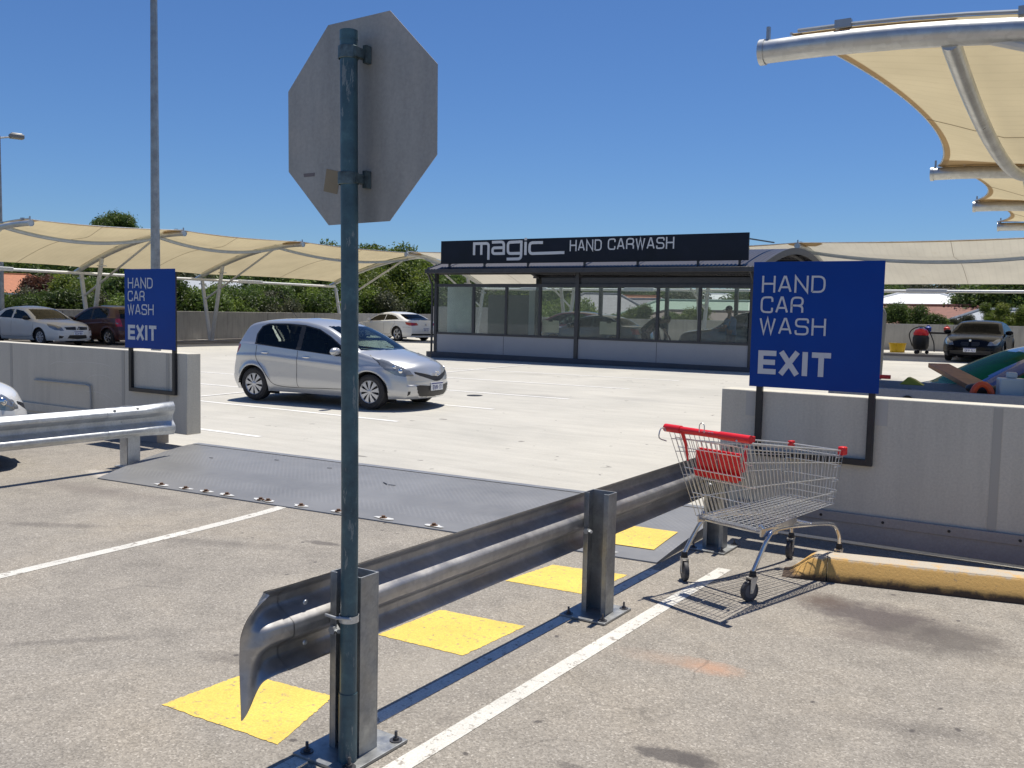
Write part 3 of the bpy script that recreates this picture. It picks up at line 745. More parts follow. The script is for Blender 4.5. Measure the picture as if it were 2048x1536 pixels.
for y in (5.87,3.8,1.8): 
    bb=MB(); bb.bb(-.13,-.005,y-oy-.075,y-oy-.069,.0,.62); bb.bb(-.011,-.005,y-oy-.075,y-oy+.075,0,.62); bb.bb(-.13,-.124,y-oy-.069,y-oy+.075,0,.62); bb.bb(-.16,.03,y-oy-.12,y-oy+.12,0.002,.012)
    bb.build('post','galv_light',g,smooth=False,bevel=.0015)

# ---------------------------------------------------------------- octagonal sign seen from behind
t=thing('road_sign','back of an octagonal road sign on a flaking teal pole by the nearest guardrail post','road sign',(-2.243,2.452,0))
ox,oy=-2.243,2.452
lean=Vector((-.034,0,0))
b=MB(); b.tube([(0,0,.005),(.000,0,.9),(-.012,0,1.8),(-.026,0,2.58)],.0305,28); b.tube([(-.026,0,2.58),(-.0265,0,2.612)],.0315,28); b.build('pole','teal_pole',t,ang=50)
b=MB(); b.tube([(0,0,.014),(0,0,.27)],.0335,28,cap=True); b.build('pole_sleeve','teal_pole',t,ang=50)
yaw=math.radians(-1.5)
R=Matrix.Rotation(yaw,3,'Z')
cz=2.318; s=.363
pan=Vector((.0,.062,0))
def fnp(u,v,d): 
    q=R@Vector((u,.0+d,0)); return (q.x-.038,q.y+.066,cz+v)
b=MB(); oc=[(s*math.cos(PI/8+PI/4*i)/math.cos(PI/8)*.985,s*math.sin(PI/8+PI/4*i)/math.cos(PI/8)*.985) for i in range(8)]
tl=math.radians(.8)
oc=[(x*math.cos(tl)-y*math.sin(tl),x*math.sin(tl)+y*math.cos(tl)) for x,y in oc]
vs=[fnp(x,y,0) for x,y in oc]+[fnp(x,y,.0018) for x,y in oc]
b.add(vs,[tuple(range(8))]+[tuple(range(8,16))[::-1]]+[(i,i+8,(i+1)%8+8,(i+1)%8) for i in range(8)])
pn=b.build('octagon_panel','sign_back',t,smooth=False)
b=MB(); vs=[fnp(x*.999,y*.999,.0022) for x,y in oc]; b.add(vs,[tuple(range(8))[::-1]]); b.build('red_sign_face',simple('red_sign_face',(.55,.02,.02),.4),t,smooth=False)
b=MB(); q=[(-.215,-.30),(-.145,-.315),(-.13,-.235),(-.20,-.22)]
b.add([fnp(x+.045,y+.065,-.001) for x,y in q],[(0,1,2,3)]); b.build('tan_sticker',simple('tan_sticker',(.26,.21,.13),.6,0,.15),t,smooth=False)
b=MB(); b.add([fnp(x,y,-.0008) for x,y in ((-.275,-.165),(-.215,-.165),(-.217,-.178),(-.272,-.178))],[(0,1,2,3)]); b.build('grime_mark',simple('grime_mark',(.17,.15,.155),.7),t,smooth=False)
for z in (2.537,2.108):
    dx=-.028*(z/2.64)
    b=MB(); b.lathe([(.0335,-.022),(.036,-.02),(.036,.02),(.0335,.022)],28,(dx,0,z)); b.bb(dx+.02,dx+.042,-.01,.055,z-.016,z+.016); b.bb(dx+.034,dx+.05,.035,.062,z-.03,z+.03)
    b.build('clamp',simple('clamp_metal',(.10,.14,.15),.5,.5,.5,30),t)
b=MB(); 
b.lathe([(.034,-.012),(.036,-.012),(.036,.012),(.034,.012)],28,(0,0,.545)); b.tube([(-.085,-.03,.548),(-.03,-.036,.548),(.04,-.03,.556)],.006,8); b.build('tie_bracket','galv_light',t)

# ---------------------------------------------------------------- blue exit signs
def exit_sign(x0,label,group=None):
    t=thing('exit_sign',label,'sign',(x0,7.1,0))
    S=.955
    b=MB(); y=-.045; w=.046
    for dx in (.055,S-.055-w+.03): b.bb(dx,dx+w,y,y+.04,.60,2.05)
    b.bb(.055+w,S-.071,y+.001,y+.039,.60,.646); b.build('frame','black_frame',t,smooth=False,bevel=.002)
    b=MB(); b.bb(0,S,y-.006,y-.001,1.135,2.09); b.build('panel','sign_blue',t,smooth=False,bevel=.001)
    b=MB(); fn=lambda u,v,d:(u,y-.0068-d,1.135+v)
    text(b,'HAND',.070,.722,.475,.127,.0145,fn)
    text(b,'CAR',.066,.566,.325,.127,.0145,fn)
    text(b,'WASH',.062,.405,.50,.127,.0145,fn)
    b.build('thin_lettering','letter',t,smooth=False)
    b=MB(); text(b,'EXIT',.064,.10,.545,.18,.040,fn,gap=.52); b.build('bold_lettering','letter',t,smooth=False)
    return t
exit_sign(-2.325,'large blue HAND CAR WASH EXIT sign on a black frame behind the trolley')
exit_sign(-10.165,'smaller looking blue HAND CAR WASH EXIT sign on the far left barrier wall')

# ---------------------------------------------------------------- yellow kerb blocks
def kerb(x0,x1,end,label):
    A=Vector((-1.70,5.90)); ang=math.atan2(.30,1.38)
    t=thing('kerb_block',label,'kerb',(A.x,A.y,0),ang,'worn yellow kerb blocks by the wall')
    prof=[(0,0.0),(0.004,.045),(.05,.122),(.062,.136),(.08,.143),(.21,.145),(.235,.128),(.262,.05),(.27,0)]
    pf=cr(prof,3)
    b=MB(); P=[]; n=16
    rr=random.Random(int(x0*10)+3)
    for i in range(n+1):
        x=x0+(x1-x0)*i/n; w=rr.uniform(-.003,.003); s=1
        if end: u=i/n; s=.03+.97*smooth01(min(1,u*1.15)) if True else 1
        P.append([(x+(.0 if not end else -.0),p.x+w+(.0),p.y*s) for p in pf])
    b.grid(P); k=len(pf); b.f.append(tuple(range(k))); b.f.append(tuple(n*k+j for j in range(k))[::-1])
    b.build('kerb_stone','kerb',t,ang=55); return t
kerb(.02,.29,True,'tapered yellow end piece of the kerb, touching the trolley wheel')
kerb(.295,1.50,False,'long worn yellow kerb block between the tapered end and the picture edge')
kerb(1.505,2.7,False,'yellow kerb block at the right edge of the photo')
# ================================================================= SHOPPING TROLLEY
def trolley():
    O=Vector((-1.885,5.36,0)); D=Vector((.322,.947,0)).normalized(); ang=math.atan2(D.y,D.x)
    t=thing('shopping_trolley','wire shopping trolley with red handle and red child seat flap standing against the yellow kerb','shopping trolley',O,ang)
    # local: x forward, y left
    r=.0026
    def L(x0,z0,w0,x1,z1,w1): pass
    # basket corners (x, halfwidth, z)
    TR=(-.22,.265,.955); TF=(.93,.20,.815)      # top rear / top front
    BR=(.02,.235,.42); BF=(.885,.18,.475)        # bottom rear / bottom front
    def side(u,v,s):   # u rear->front, v bottom->top
        a=Vector(BR).lerp(Vector(BF),u); c=Vector(TR).lerp(Vector(TF),u); q=a.lerp(c,v); return Vector((q.x,q.y*s,q.z))
    b=MB()
    for s in(-1,1):
        n=27
        for i in range(n+1):
            u=i/n; b.tube([side(u,0,s),side(u,1,s)],r*.85,6,cap=False)
        for v in (.22,.5,.78): b.tube([side(0 if v!=.22 else .0,v,s),side(1,v,s)],r*1.1,6,cap=False)
        b.tube([side(0,.93,s),side(1,.9,s)],r*1.1,6,cap=False)
    # front
    for i in range(10):
        k=-1+2*i/9
        b.tube([(BF[0],BF[1]*k,BF[2]),(TF[0],TF[1]*k,TF[2])],r*.85,6,cap=False)
    for v in (.0,.12,.25,.45,.72,.9):
        q=Vector(BF).lerp(Vector(TF),v); 
        b.tube(cr([(q.x-.08,q.y,q.z-.004),(q.x,q.y*.96,q.z),(q.x+.012,0,q.z),(q.x,-q.y*.96,q.z),(q.x-.08,-q.y,q.z-.004)],4),r*1.1,6,cap=False)
    # floor
    for i in range(23):
        u=i/22; a=side(u,0,1); b.tube([a,(a.x,-a.y,a.z)],r*.9,6,cap=False)
    for i in range(11):
        k=-1+2*i/10; b.tube([(BR[0],BR[1]*k,BR[2]),(BF[0],BF[1]*k,BF[2])],r*.9,6,cap=False)
    b.build('basket','wire',t)
    # rear gate (hinged at the top rear) hanging steeply
    b=MB(); gt=(-.20,.235,.93); gb=(.03,.215,.425)
    for i in range(15):
        k=-1+2*i/14; b.tube([(gt[0],gt[1]*k,gt[2]),(gb[0],gb[1]*k,gb[2])],r*.85,6,cap=False)
    for v in (0,.3,.62,.88,1):
        q=Vector(gb).lerp(Vector(gt),v); b.tube([(q.x-.004,q.y,q.z),(q.x-.004,-q.y,q.z)],r*1.1,6,cap=False)
    # child seat wires in front of the gate
    for i in range(11):
        k=-1+2*i/10; b.tube([(-.05,.2*k,.90),(.02,.2*k,.66)],r*.8,6,cap=False)
    for z,x in ((.90,-.05),(.80,-.02),(.66,.02)): b.tube([(x,.205,z),(x,-.205,z)],r,6,cap=False)
    b.build('rear_gate','wire',t)
    # top rim
    b=MB()
    rim=[(-.26,.265,.972),(-.1,.262,.942),(.4,.236,.88),(.88,.205,.822),(.93,.185,.815),(.935,0,.815),(.93,-.185,.815),(.88,-.205,.822),(.4,-.236,.88),(-.1,-.262,.942),(-.26,-.265,.972)]
    b.tube(rim,.0055,8); b.tube([(p[0],p[1]*.985,p[2]-.035) for p in rim[1:-1]],.0035,8)
    # end loops at the handle
    for s in(1,): b.tube(cr([(-.24,.27*s,.975),(-.30,.262*s,.985),(-.315,.262*s,.93),(-.25,.262*s,.905)],4),.004,7)
    # coin-lock wire hook on the handle
    b.tube(cr([(-.262,-.035,.99),(-.262,-.035,1.03),(-.262,-.018,1.045),(-.262,0,1.03),(-.262,0,.99)],5),.003,6)
    b.build('rim','wire',t)
    b=MB(); hx=-.235; hz=-.008; dy=-.03; 
    b.tube([(hx,.31+dy,.984),(hx,-.31+dy,.984)],.0205,18); b.tube([(hx,.315+dy,.984),(hx,.19+dy,.984)],.0245,18)
    b.tube([(hx,-.315+dy,.984),(hx,-.10+dy,.984)],.0235,18)
    for s in(-1,1): b.tube([(hx+.0,.285*s,.992),(hx+.06,.268*s,.968)],.017,12)
    hd=b.build('handle','red_plastic',t,ang=40)
    b=MB(); text(b,'coles',-.02,0,.085,.016,.003,lambda u,v,d:(hx-.0175-d*.2,-u-.03,.993+v*.5),th=.001); b.build('handle_lettering','letter',hd,smooth=False)
    # red child-seat flap and its hanger straps
    b=MB(); P=[]
    Rr=Matrix.Rotation(math.radians(-12),3,'Y')
    b.box((-.058,.105,.775),(.006,.155,.15),R=Rr); b.box((-.058,-.065,.775),(.006,.165,.15),R=Rr); b.box((-.072,.02,.715),(.007,.33,.05),R=Rr)
    b.box((-.044,.02,.852),(.012,.32,.022),R=Rr)
    b.build('seat_flap','red_plastic',t,bevel=.003)
    b=MB(); b.tube([(-.25,.14,.975),(-.22,.135,.90),(-.20,.13,.80)],[.012,.009,.006],8); b.build('seat_strap','red_plastic',t); b=MB(); b.tube([(-.03,-.16,.915),(-.04,-.165,.85),(-.06,-.17,.76)],[.009,.011,.010],8); b.build('seat_strap','red_plastic',t)
    b=MB(); b.box((.925,-.196,.817),(.05,.045,.055)); b.build('corner_bumper','red_plastic',t,bevel=.008)
    b=MB(); b.box((.50,.227,.867),(.13,.02,.04)); b.box((.925,.19,.817),(.045,.03,.04)); b.build('side_clip','red_plastic',t,bevel=.005)
    # chromed undercarriage
    b=MB()
    FRW=[(-.0,.26),( -.0,-.26)]; RX=0.0
    casters=[(0,.302),(0,-.222),(1.04,.235),(1.04,-.135)]
    for s in(-1,1):
        b.tube(cr([(0,.262*s+.04,.172),(.055,.258*s+.022,.285),(.10,.25*s,.375),(.17,.235*s,.40),(.35,.215*s,.395),(.62,.20*s+.015,.37),(.88,.188*s+.04,.335),(.98,.185*s+.05,.30),(1.03,.185*s+.05,.235),(1.04,.185*s+.05,.172)],6),.0135,12)
    b.tube([(.10,.24,.39),(.10,-.24,.39)],.0125,10); b.tube([(.62,.2,.375),(.62,-.2,.375)],.010,10)
    for s in(-1,1):
        b.box((.12,.235*s,.40),(.16,.012,.045)); b.bar((.17,.226*s,.405),(.42,.215*s,.43),.008,.04)
        b.tube([(.06,.215*s,.44),(.09,.232*s,.40)],.012,8)
    b.build('undercarriage','chrome_tube',t)
    for k,(x,y) in enumerate(casters):
        w=[1.0,-.15,.3,.2][k]; e=Vector((math.cos(w),math.sin(w),0)); R=Matrix.Rotation(w,3,'Z')
        c=Vector((x,y,0))+e*-.022+Vector((0,0,.0625)); 
        b=MB()
        m=MB(); m.lathe([(.0,-.013),(.020,-.014),(.047,-.012),(.060,-.013),(.0625,-.008),(.0625,.008),(.060,.013),(.047,.012),(.020,.014),(0,.013)],28,(0,0,0),'Y')
        m.v=[tuple(c+R@Vector(v)) for v in m.v]
        wh=m.build('wheel','caster_rubber',t,ang=40)
        m=MB(); m.lathe([(0,-.0155),(.013,-.0155),(.030,-.0145),(.043,-.0125)],20,(0,0,0),'Y'); m.lathe([(.043,.0125),(.030,.0145),(.013,.0155),(0,.0155)],20,(0,0,0),'Y')
        m.v=[tuple(c+R@Vector(v)) for v in m.v]; m.build('hub',simple('grey_hub',(.10,.10,.11),.5),wh)
        m=MB(); p0=c
        for s in(-1,1):
            n=R@Vector((0,1,0))*.019*s
            A=c+n; q=Vector((x,y,.14))+n
            m.add([A+R@Vector((.011,0,-.012)),A+R@Vector((-.011,0,-.012)),q+R@Vector((-.032,0,0)),q+R@Vector((.022,0,0))],[(0,1,2,3)])
            m.add([A+R@Vector((.011,.002*s,-.012)),A+R@Vector((-.011,.002*s,-.012)),q+R@Vector((-.032,.002*s,0)),q+R@Vector((.022,.002*s,0))],[(3,2,1,0)])
        top=Vector((x,y,.141))+R@Vector((-.005,0,0)); m.box(top,(.056,.042,.006),R=R); m.tube([c+R@Vector((0,-.024,0)),c+R@Vector((0,.024,0))],.006,8)
        m.build('fork',simple('zinc_fork',(.62,.60,.54),.35,.5,.15,30),wh,ang=30)
        m=MB(); m.lathe([(0,.03),(.016,.03),(.0195,.022),(.0195,.006),(.023,.004),(.023,-.004),(0,-.004)],16,(x,y,.150)); m.build('collar','black_plastic',wh)
    return t
trolley()
# ================================================================= CARS
def inpoly(x,z,P):
    c=False; j=len(P)-1
    for i in range(len(P)):
        if (P[i][1]>z)!=(P[j][1]>z) and x<(P[j][0]-P[i][0])*(z-P[i][1])/(P[j][1]-P[i][1])+P[i][0]: c=not c
        j=i
    return c
def interp(x,T):
    if x<=T[0][0]: return T[0][1]
    for (a,b),(c,d) in zip(T,T[1:]):
        if x<=c: return b+(d-b)*(x-a)/(c-a) if c>a else d
    return T[-1][1]
def car(name,label,cat,S,loc,ang,group=None):
    t=thing(name,label,cat,loc,ang,group)
    W=S['W']; fa,ra=S['fa'],S['ra']; wr=S['wr']; ar=S.get('ar',wr+.045); res=S.get('res',1.0)
    front=cr([Vector(p) for p in S['front']],10)   # bottom -> peak, x from nose back
    rear=cr([Vector(p) for p in S['rear']],10)     # bottom -> peak
    peak=front[-1]
    def mono(C):
        out=[(C[0].y,C[0].x)]
        for p in C[1:]:
            if p.y>out[-1][0]+5e-4: out.append((p.y,p.x))
        return out
    F=mono(front); Rr=mono(rear); z0=F[0][0]; z1=min(F[-1][0],Rr[-1][0])
    zs=set()
    for C in (F,Rr):
        ln=0
        for (za,xa),(zb,xb) in zip(C,C[1:]):
            k=max(1,int(math.hypot(xb-xa,zb-za)/(.028/res)))
            for i in range(k): zs.add(round(za+(zb-za)*i/k,5))
    zs=sorted(z for z in zs if z0<=z<=z1); zz=[zs[0]]
    for z in zs[1:]:
        if z-zz[-1]>.0022/res: zz.append(z)
    zz[-1]=z1
    belt=S['belt']; tum=S['tum']
    iF=max(range(len(front)),key=lambda i:front[i].x); iR=min(range(len(rear)),key=lambda i:rear[i].x)
    top=sorted([(p.x,p.y) for p in rear[iR:]]+[(p.x,p.y) for p in front[iF:]])
    def ztop(x): return interp(x,topT)
    # upper outline as function of x
    topT=[]; 
    for x,z in top:
        if topT and abs(topT[-1][0]-x)<1e-4: topT[-1]=(x,max(z,topT[-1][1]))
        else: topT.append((x,z))
    pf,pr_=S['pf'],S['pr']; xf=F[0][1]; xr=Rr[0][1]; xn=max(x for z,x in F); xt=min(x for z,x in Rr)
    def Y(x,z):
        zb=interp(x,belt); u=(z-z0)/(zb-z0)
        if u<=1: y=W*(1-.085*max(0,1-u/.35)**2-.035*max(0,(u-.55)/.45)**2)
        else:
            y=W*(.965)-.012*min(1,(z-zb)/.04)-tum*(z-zb)-.10*tum*max(0,z-zb)**2
        if S.get('crease'):
            cz=interp(x,S['crease']); d=z-cz; y+=.012*math.exp(-(d/.07)**2)*(1 if d<0 else math.exp(-(d/.03)**2))
        # plan taper
        if x>pf[0]: y*=1-pf[1]*min(1.15,((x-pf[0])/(xn-pf[0])))**pf[2]
        if x<pr_[0]: y*=1-pr_[1]*min(1.15,((pr_[0]-x)/(pr_[0]-xt)))**pr_[2]
        for wx in (fa,ra):
            r=math.hypot(x-wx,z-wr); y+=.022*math.exp(-((r-ar-.015)/.045)**2)*(1 if z<zb-.05 else 0)
        d=ztop(x)-z; rr=.055
        if d<rr: y-=rr*.75*(1-math.sqrt(max(0,1-(1-max(0,d)/rr)**2)))
        return y
    nc=int(150*res)
    faces={}
    V=[];Vi={}
    def vid(p):
        V.append(p); return len(V)-1
    def emit(part,f): faces.setdefault(part,[]).append(f)
    sidegrid=[]
    for z in zz:
        a=interp(z,Rr); c=interp(z,F); row=[]
        for i in range(nc+1):
            u=i/nc; u=.5-.5*math.cos(PI*u)*1.0 if False else u
            x=a+(c-a)*u; xx,zq=x,z
            row.append((xx,zq))
        sidegrid.append(row)
    # snap to arches
    for j,row in enumerate(sidegrid):
        for i,(x,z) in enumerate(row):
            for wx in (fa,ra):
                d=math.hypot(x-wx,z-wr)
                if abs(d-ar)<.016 and d>1e-6 and z>z0+.005: row[i]=(wx+(x-wx)*ar/d,wr+(z-wr)*ar/d)
    def snap(px,pz,polys,tol):
        best=tol; res_=(px,pz)
        for nm,P in polys:
            if nm in('windshield','rear_window'): continue
            for i in range(len(P)):
                ax,az=P[i-1]; bx,bz=P[i]; dx,dz=bx-ax,bz-az; L2=dx*dx+dz*dz
                if L2<1e-9: continue
                q=max(0,min(1,((px-ax)*dx+(pz-az)*dz)/L2)); cx_,cz_=ax+dx*q,az+dz*q
                d=math.hypot(px-cx_,pz-cz_)
                if d<best: best=d; res_=(cx_,cz_)
        return res_
    for j in range(1,len(sidegrid)-1):
        row=sidegrid[j]
        for i in range(1,nc):
            cw=abs(row[i+1][0]-row[i][0]); ch=abs(sidegrid[j+1][i][1]-row[i][1])
            row[i]=snap(row[i][0],row[i][1],S['side_parts'],.62*min(cw,max(ch,.004)*1.8))
    def cls_side(x,z):
        for wx in (fa,ra):
            if math.hypot(x-wx,z-wr)<ar-.002: return None
        for nm,P in S['side_parts']:
            if inpoly(x,z,P): return nm
        return 'body'
    for s in (1,-1):
        ids=[]
        for row in sidegrid:
            ids.append([vid((x,Y(x,z)*s,z)) for x,z in row])
        for j in range(len(zz)-1):
            for i in range(nc):
                c=[sidegrid[j][i],sidegrid[j][i+1],sidegrid[j+1][i+1],sidegrid[j+1][i]]
                mx=sum(p[0] for p in c)/4; mz=sum(p[1] for p in c)/4
                k=cls_side(mx,mz)
                if k is None: continue
                q=(ids[j][i],ids[j][i+1],ids[j+1][i+1],ids[j+1][i])
                emit(k+('' if k=='body' else ('|L' if s>0 else '|R')), q[::-1] if s>0 else q)
        if s==1: idl=ids
        else: idr=ids
    # boundary loop (rear bottom -> top -> front bottom) and the strip across
    n=len(zz)
    loop=[(j,0) for j in range(n)]+[(n-1,i) for i in range(1,nc)]+[(j,nc) for j in range(n-1,-1,-1)]
    pts=[sidegrid[j][i] for j,i in loop]; K=len(pts); M=52 if res>=1.1 else (36 if res>=.8 else 16)
    rows=[]
    for k,(x,z) in enumerate(pts):
        a=Vector(pts[max(k-3,0)]); c=Vector(pts[min(k+3,K-1)]); tn=(c-a); 
        if tn.length<1e-6: tn=Vector((1,0))
        tn.normalize(); nrm=Vector((-tn.y,tn.x))
        # bulge by place
        bu=0
        isf=k>=n+nc-1; isr=k<n
        if isf: bu=interp(z,S['bulge_f'])
        elif isr: bu=interp(z,S['bulge_r'])
        else: bu=interp(peak.y,S['bulge_f'])
        j,i=loop[k]; y=Y(x,z)
        row=[]
        for m_ in range(M+1):
            e=-1+2*m_/M
            if m_==0: row.append(idr[j][i]); continue
            if m_==M: row.append(idl[j][i]); continue
            w=1-abs(e)**2.6
            # keep the bumper face upright: push mostly along x near nose/tail
            nx,nz=nrm.x,nrm.y
            if isf or isr:
                q_=smooth01((z-S.get('uprightz',.62)+.06)/.16); sgx=1 if isf else -1; nx=nx*q_+sgx*(1-q_); nz=nz*q_; ll=math.hypot(nx,nz); nx/=ll; nz/=ll
            ye,ze=y*e,z+nz*bu*w
            if (isf or isr) and 2<k<K-3:
                sy,sz=snap(abs(ye),ze,S['front_parts'] if isf else S['rear_parts'],.62*min(2*y/M,.026/res)); ye=math.copysign(sy,ye) if abs(ye)>1e-6 else ye; ze=sz
            row.append(vid((x+nx*bu*w,ye,ze)))
        rows.append(row)
    for k in range(K-1):
        isf=k>=n+nc-2; isr=k<n-1
        for m_ in range(M):
            q=(rows[k][m_],rows[k][m_+1],rows[k+1][m_+1],rows[k+1][m_])
            c=[V[i] for i in q]; mx=sum(p[0] for p in c)/4; my=sum(p[1] for p in c)/4; mz=sum(p[2] for p in c)/4
            part='body'
            P=S['front_parts'] if isf else (S['rear_parts'] if isr else [])
            for nm,poly in P:
                if nm in('windshield','rear_window'):
                    yl=Y(pts[k][0],pts[k][1])
                    if poly[0]<mz<poly[1] and abs(my)<yl-poly[2]: part=nm; break
                elif inpoly(abs(my),mz,poly): part=nm+('|L' if my>0 else '|R') if ('lamp' in nm or 'fog' in nm) else nm; break
            emit(part,q[::-1] if True else q)
    # floor pan
    fl=[rows[0],rows[-1]]
    for m_ in range(M): emit('underbody',(rows[0][m_],rows[0][m_+1],rows[-1][m_+1],rows[-1][m_]))
    # merge '|' lamp pieces of side and strip into one part
    mats={'body':S['paint'],'trim':'black_plastic','side_window':S.get('glass','car_glass'),'windshield':S.get('glassf',S.get('glass','car_glass')),'rear_window':S.get('glassr',S.get('glass','car_glass')),
      'headlamp':'headlamp','tail_lamp':'taillamp','grille':S.get('grille_mat','black_plastic'),'air_intake':'black_plastic','fog_lamp':'black_plastic','underbody':'black_plastic','reverse_lamp':'headlamp','bumper_trim':S.get('btrim','black_plastic')}
    body=None
    for part in sorted(faces,key=lambda p:(p!='body',p)):
        fs=faces[part]; nm=part.split('|')[0]; base=nm.rstrip('0123456789')
        used=sorted({i for f in fs for i in f}); mp={i:k for k,i in enumerate(used)}
        b=MB(); b.v=[V[i] for i in used]; b.f=[tuple(mp[i] for i in f) for f in fs]
        o=b.build(base,mats[base],t if part=='body' or body is None else t,ang=32)
        if part=='body': body=o
    # wheel wells
    for wx in (fa,ra):
        for s in(-1,1):
            b=MB(); P=[]
            for i in range(17):
                A=PI*i/16; P.append([(wx+(ar+.01)*math.cos(A),s*(W-.03),wr+(ar+.01)*math.sin(A)),(wx+(ar+.01)*math.cos(A),s*(W-.30),wr+(ar+.01)*math.sin(A))])
            b.grid(P); b.add([(wx-ar-.02,s*(W-.3),.12),(wx+ar+.02,s*(W-.3),.12),(wx+ar+.02,s*(W-.3),wr+ar+.02),(wx-ar-.02,s*(W-.3),wr+ar+.02)],[(0,1,2,3)]); b.build('wheel_arch_liner','interior',t)
    # wheels
    tw=S.get('tw',.185)
    for wx in (fa,ra):
        for s in(-1,1):
            yc=s*(W-.035-tw/2); b=MB(); h=tw/2; rim=S.get('rim',wr*.64)
            b.lathe([(rim-.01,-h*.8),(rim,-h*.95),(wr*.86,-h*1.02),(wr*.97,-h*.85),(wr,-h*.55),(wr,h*.55),(wr*.97,h*.85),(wr*.86,h*1.02),(rim,h*.95),(rim-.01,h*.8)],36,(wx,yc,wr),'Y')
            w=b.build('wheel','rubber',t,ang=30)
            b=MB(); so=s*h; b.lathe([(rim*1.0,.0),(rim*.99,s*.006),(rim*.93,s*-.004),(rim*.90,s*-.03)],36,(wx,yc+so*.93,wr),'Y')
            ns=S.get('spokes',9); 
            for i in range(ns):
                A=2*PI*i/ns+.2; ww=S.get('spw',.62)*PI/ns
                ca,sa=math.cos(A),math.sin(A)
                def pt(rad,da,dy): return (wx+rad*math.cos(A+da),yc+so*.93+s*dy,wr+rad*math.sin(A+da))
                b.add([pt(rim*.18,-ww*1.5,.004),pt(rim*.60,-ww*.95,.006),pt(rim*.95,-ww*1.05,-.002),pt(rim*.95,ww*1.05,-.002),pt(rim*.60,ww*.95,.006),pt(rim*.18,ww*1.5,.004)],[(0,1,2,3,4,5) if s<0 else (5,4,3,2,1,0)])
                b.add([pt(rim*.30,ww*1.2,.004),pt(rim*.95,ww*1.05,-.002),pt(rim*.93,ww*1.05,-.02),pt(rim*.3,ww*1.2,-.02)],[(0,1,2,3)])
            b.lathe([(0,s*.012),(rim*.14,s*.012),(rim*.20,s*.006),(rim*.24,s*0)],20,(wx,yc+so*.93,wr),'Y')
            b.build('rim',S.get('rimmat','hubcap'),w,ang=40)
            b=MB(); b.lathe([(0,-s*.045),(rim*.97,-s*.045)],30,(wx,yc+so*.93,wr),'Y'); b.build('brake_disc','interior',w)
    # door gaps
    for path in S.get('gaps',[]):
        pts2=cr([Vector(p) for p in path],6)
        for s in(-1,1):
            b=MB()
            for i in range(len(pts2)-1):
                p,q=pts2[i],pts2[i+1]; d=(q-p)
                if d.length<1e-6: continue
                d.normalize(); nn=Vector((-d.y,d.x))*.0045
                vs=[(e.x,s*(Y(e.x,e.y)+.0022),e.y) for e in (p+nn,p-nn,q-nn,q+nn)]
                b.add(vs,[(0,1,2,3) if s<0 else (3,2,1,0)])
            b.build('panel_gap','black_plastic',t,smooth=False,weld=True)
    for (x,z) in S.get('handles',[]):
        for s in(-1,1):
            b=MB(); y=Y(x,z)*s; b.ell((x,y+s*.012,z),(.085,.012,.014)); b.build('door_handle',S.get('handlemat',S['paint']),t)
            b=MB(); b.ell((x+.0,y+s*.001,z-.004),(.06,.004,.028)); b.build('handle_recess',S['paint'],t)
    mx,mz=S['mirror']
    for s in(-1,1):
        y=Y(mx,mz)*s; b=MB(); b.ell((mx-.02,y+s*.12,mz+.055),(.075,.12,.072),20,12)
        mm=b.build('door_mirror',S.get('mirmat',S['paint']),t); b=MB(); b.tube([(mx,y-s*.02,mz-.005),(mx-.005,y+s*.07,mz+.015)],.02,10); b.ell((mx+.0,y+s*.09,mz-.012),(.05,.075,.012)); b.build('mirror_foot','black_plastic',mm)
    # number plates
    for key in ('plate_f','plate_r'):
        if key in S:
            x,z,txt=S[key]; s=1 if key=='plate_f' else -1
            b=MB(); b.box((x,0,z),(.012,.372,.134)); pl=b.build('number_plate','number_plate',t,smooth=False,bevel=.002)
            b=MB(); b.box((x+s*.0065,0,z+.053),(.002,.36,.022)); b.build('plate_band','plate_blue',pl,smooth=False)
            b=MB(); text(b,txt,-.155,-.055,.31,.078,.009,lambda u,v,d:(x+s*(.0075+d),u*s,z+v),th=.001,gap=.35); b.build('plate_characters','plate_blue',pl,smooth=False)
    # interior
    b=MB(); I=S['inner']; sx=I['seat']; fz=I.get('fz',.30); wi=W-.13
    b.bb(ra+.15,fa-.25,-wi,wi,fz-.04,fz)
    for s in(-1,1):
        b.box((sx,s*.36,fz+.22),(.5,.48,.2)); b.box((sx-.27,s*.36,fz+.52),(.13,.46,.62),R=Matrix.Rotation(math.radians(-14),3,'Y')); b.box((sx-.37,s*.36,fz+.88),(.09,.25,.17))
        b.box((sx+.0,s*(wi-.02),fz+.28),(1.6,.04,.5))
    b.box((sx-1.0,0,fz+.2),(.45,1.2,.2)); b.box((sx-1.25,0,fz+.48),(.13,1.2,.55),R=Matrix.Rotation(math.radians(-14),3,'Y'))
    for s in(-1,1): b.box((sx-1.33,s*.36,fz+.82),(.09,.22,.14))
    b.box((sx+.78,0,fz+.38),(.35,1.3,.22)); b.box((sx+.62,0,fz+.22),(.1,1.2,.3))
    b.build('seats','interior',t,bevel=.03)
    b=MB(); ws=-.36; c=Vector((sx+.50,ws,fz+.55)); R=Matrix.Rotation(math.radians(-62),3,'Y')
    b.tube([c+R@Vector((.18*math.cos(2*PI*i/20),.18*math.sin(2*PI*i/20),0)) for i in range(20)],.014,8,closed=True)
    for a in (.0,2.1,4.2): b.tube([c,c+R@Vector((.18*math.cos(a),.18*math.sin(a),0))],.014,6)
    b.build('steering_wheel','black_plastic',t)
    for fn in S.get('extras',[]): fn(t,Y)
    return t

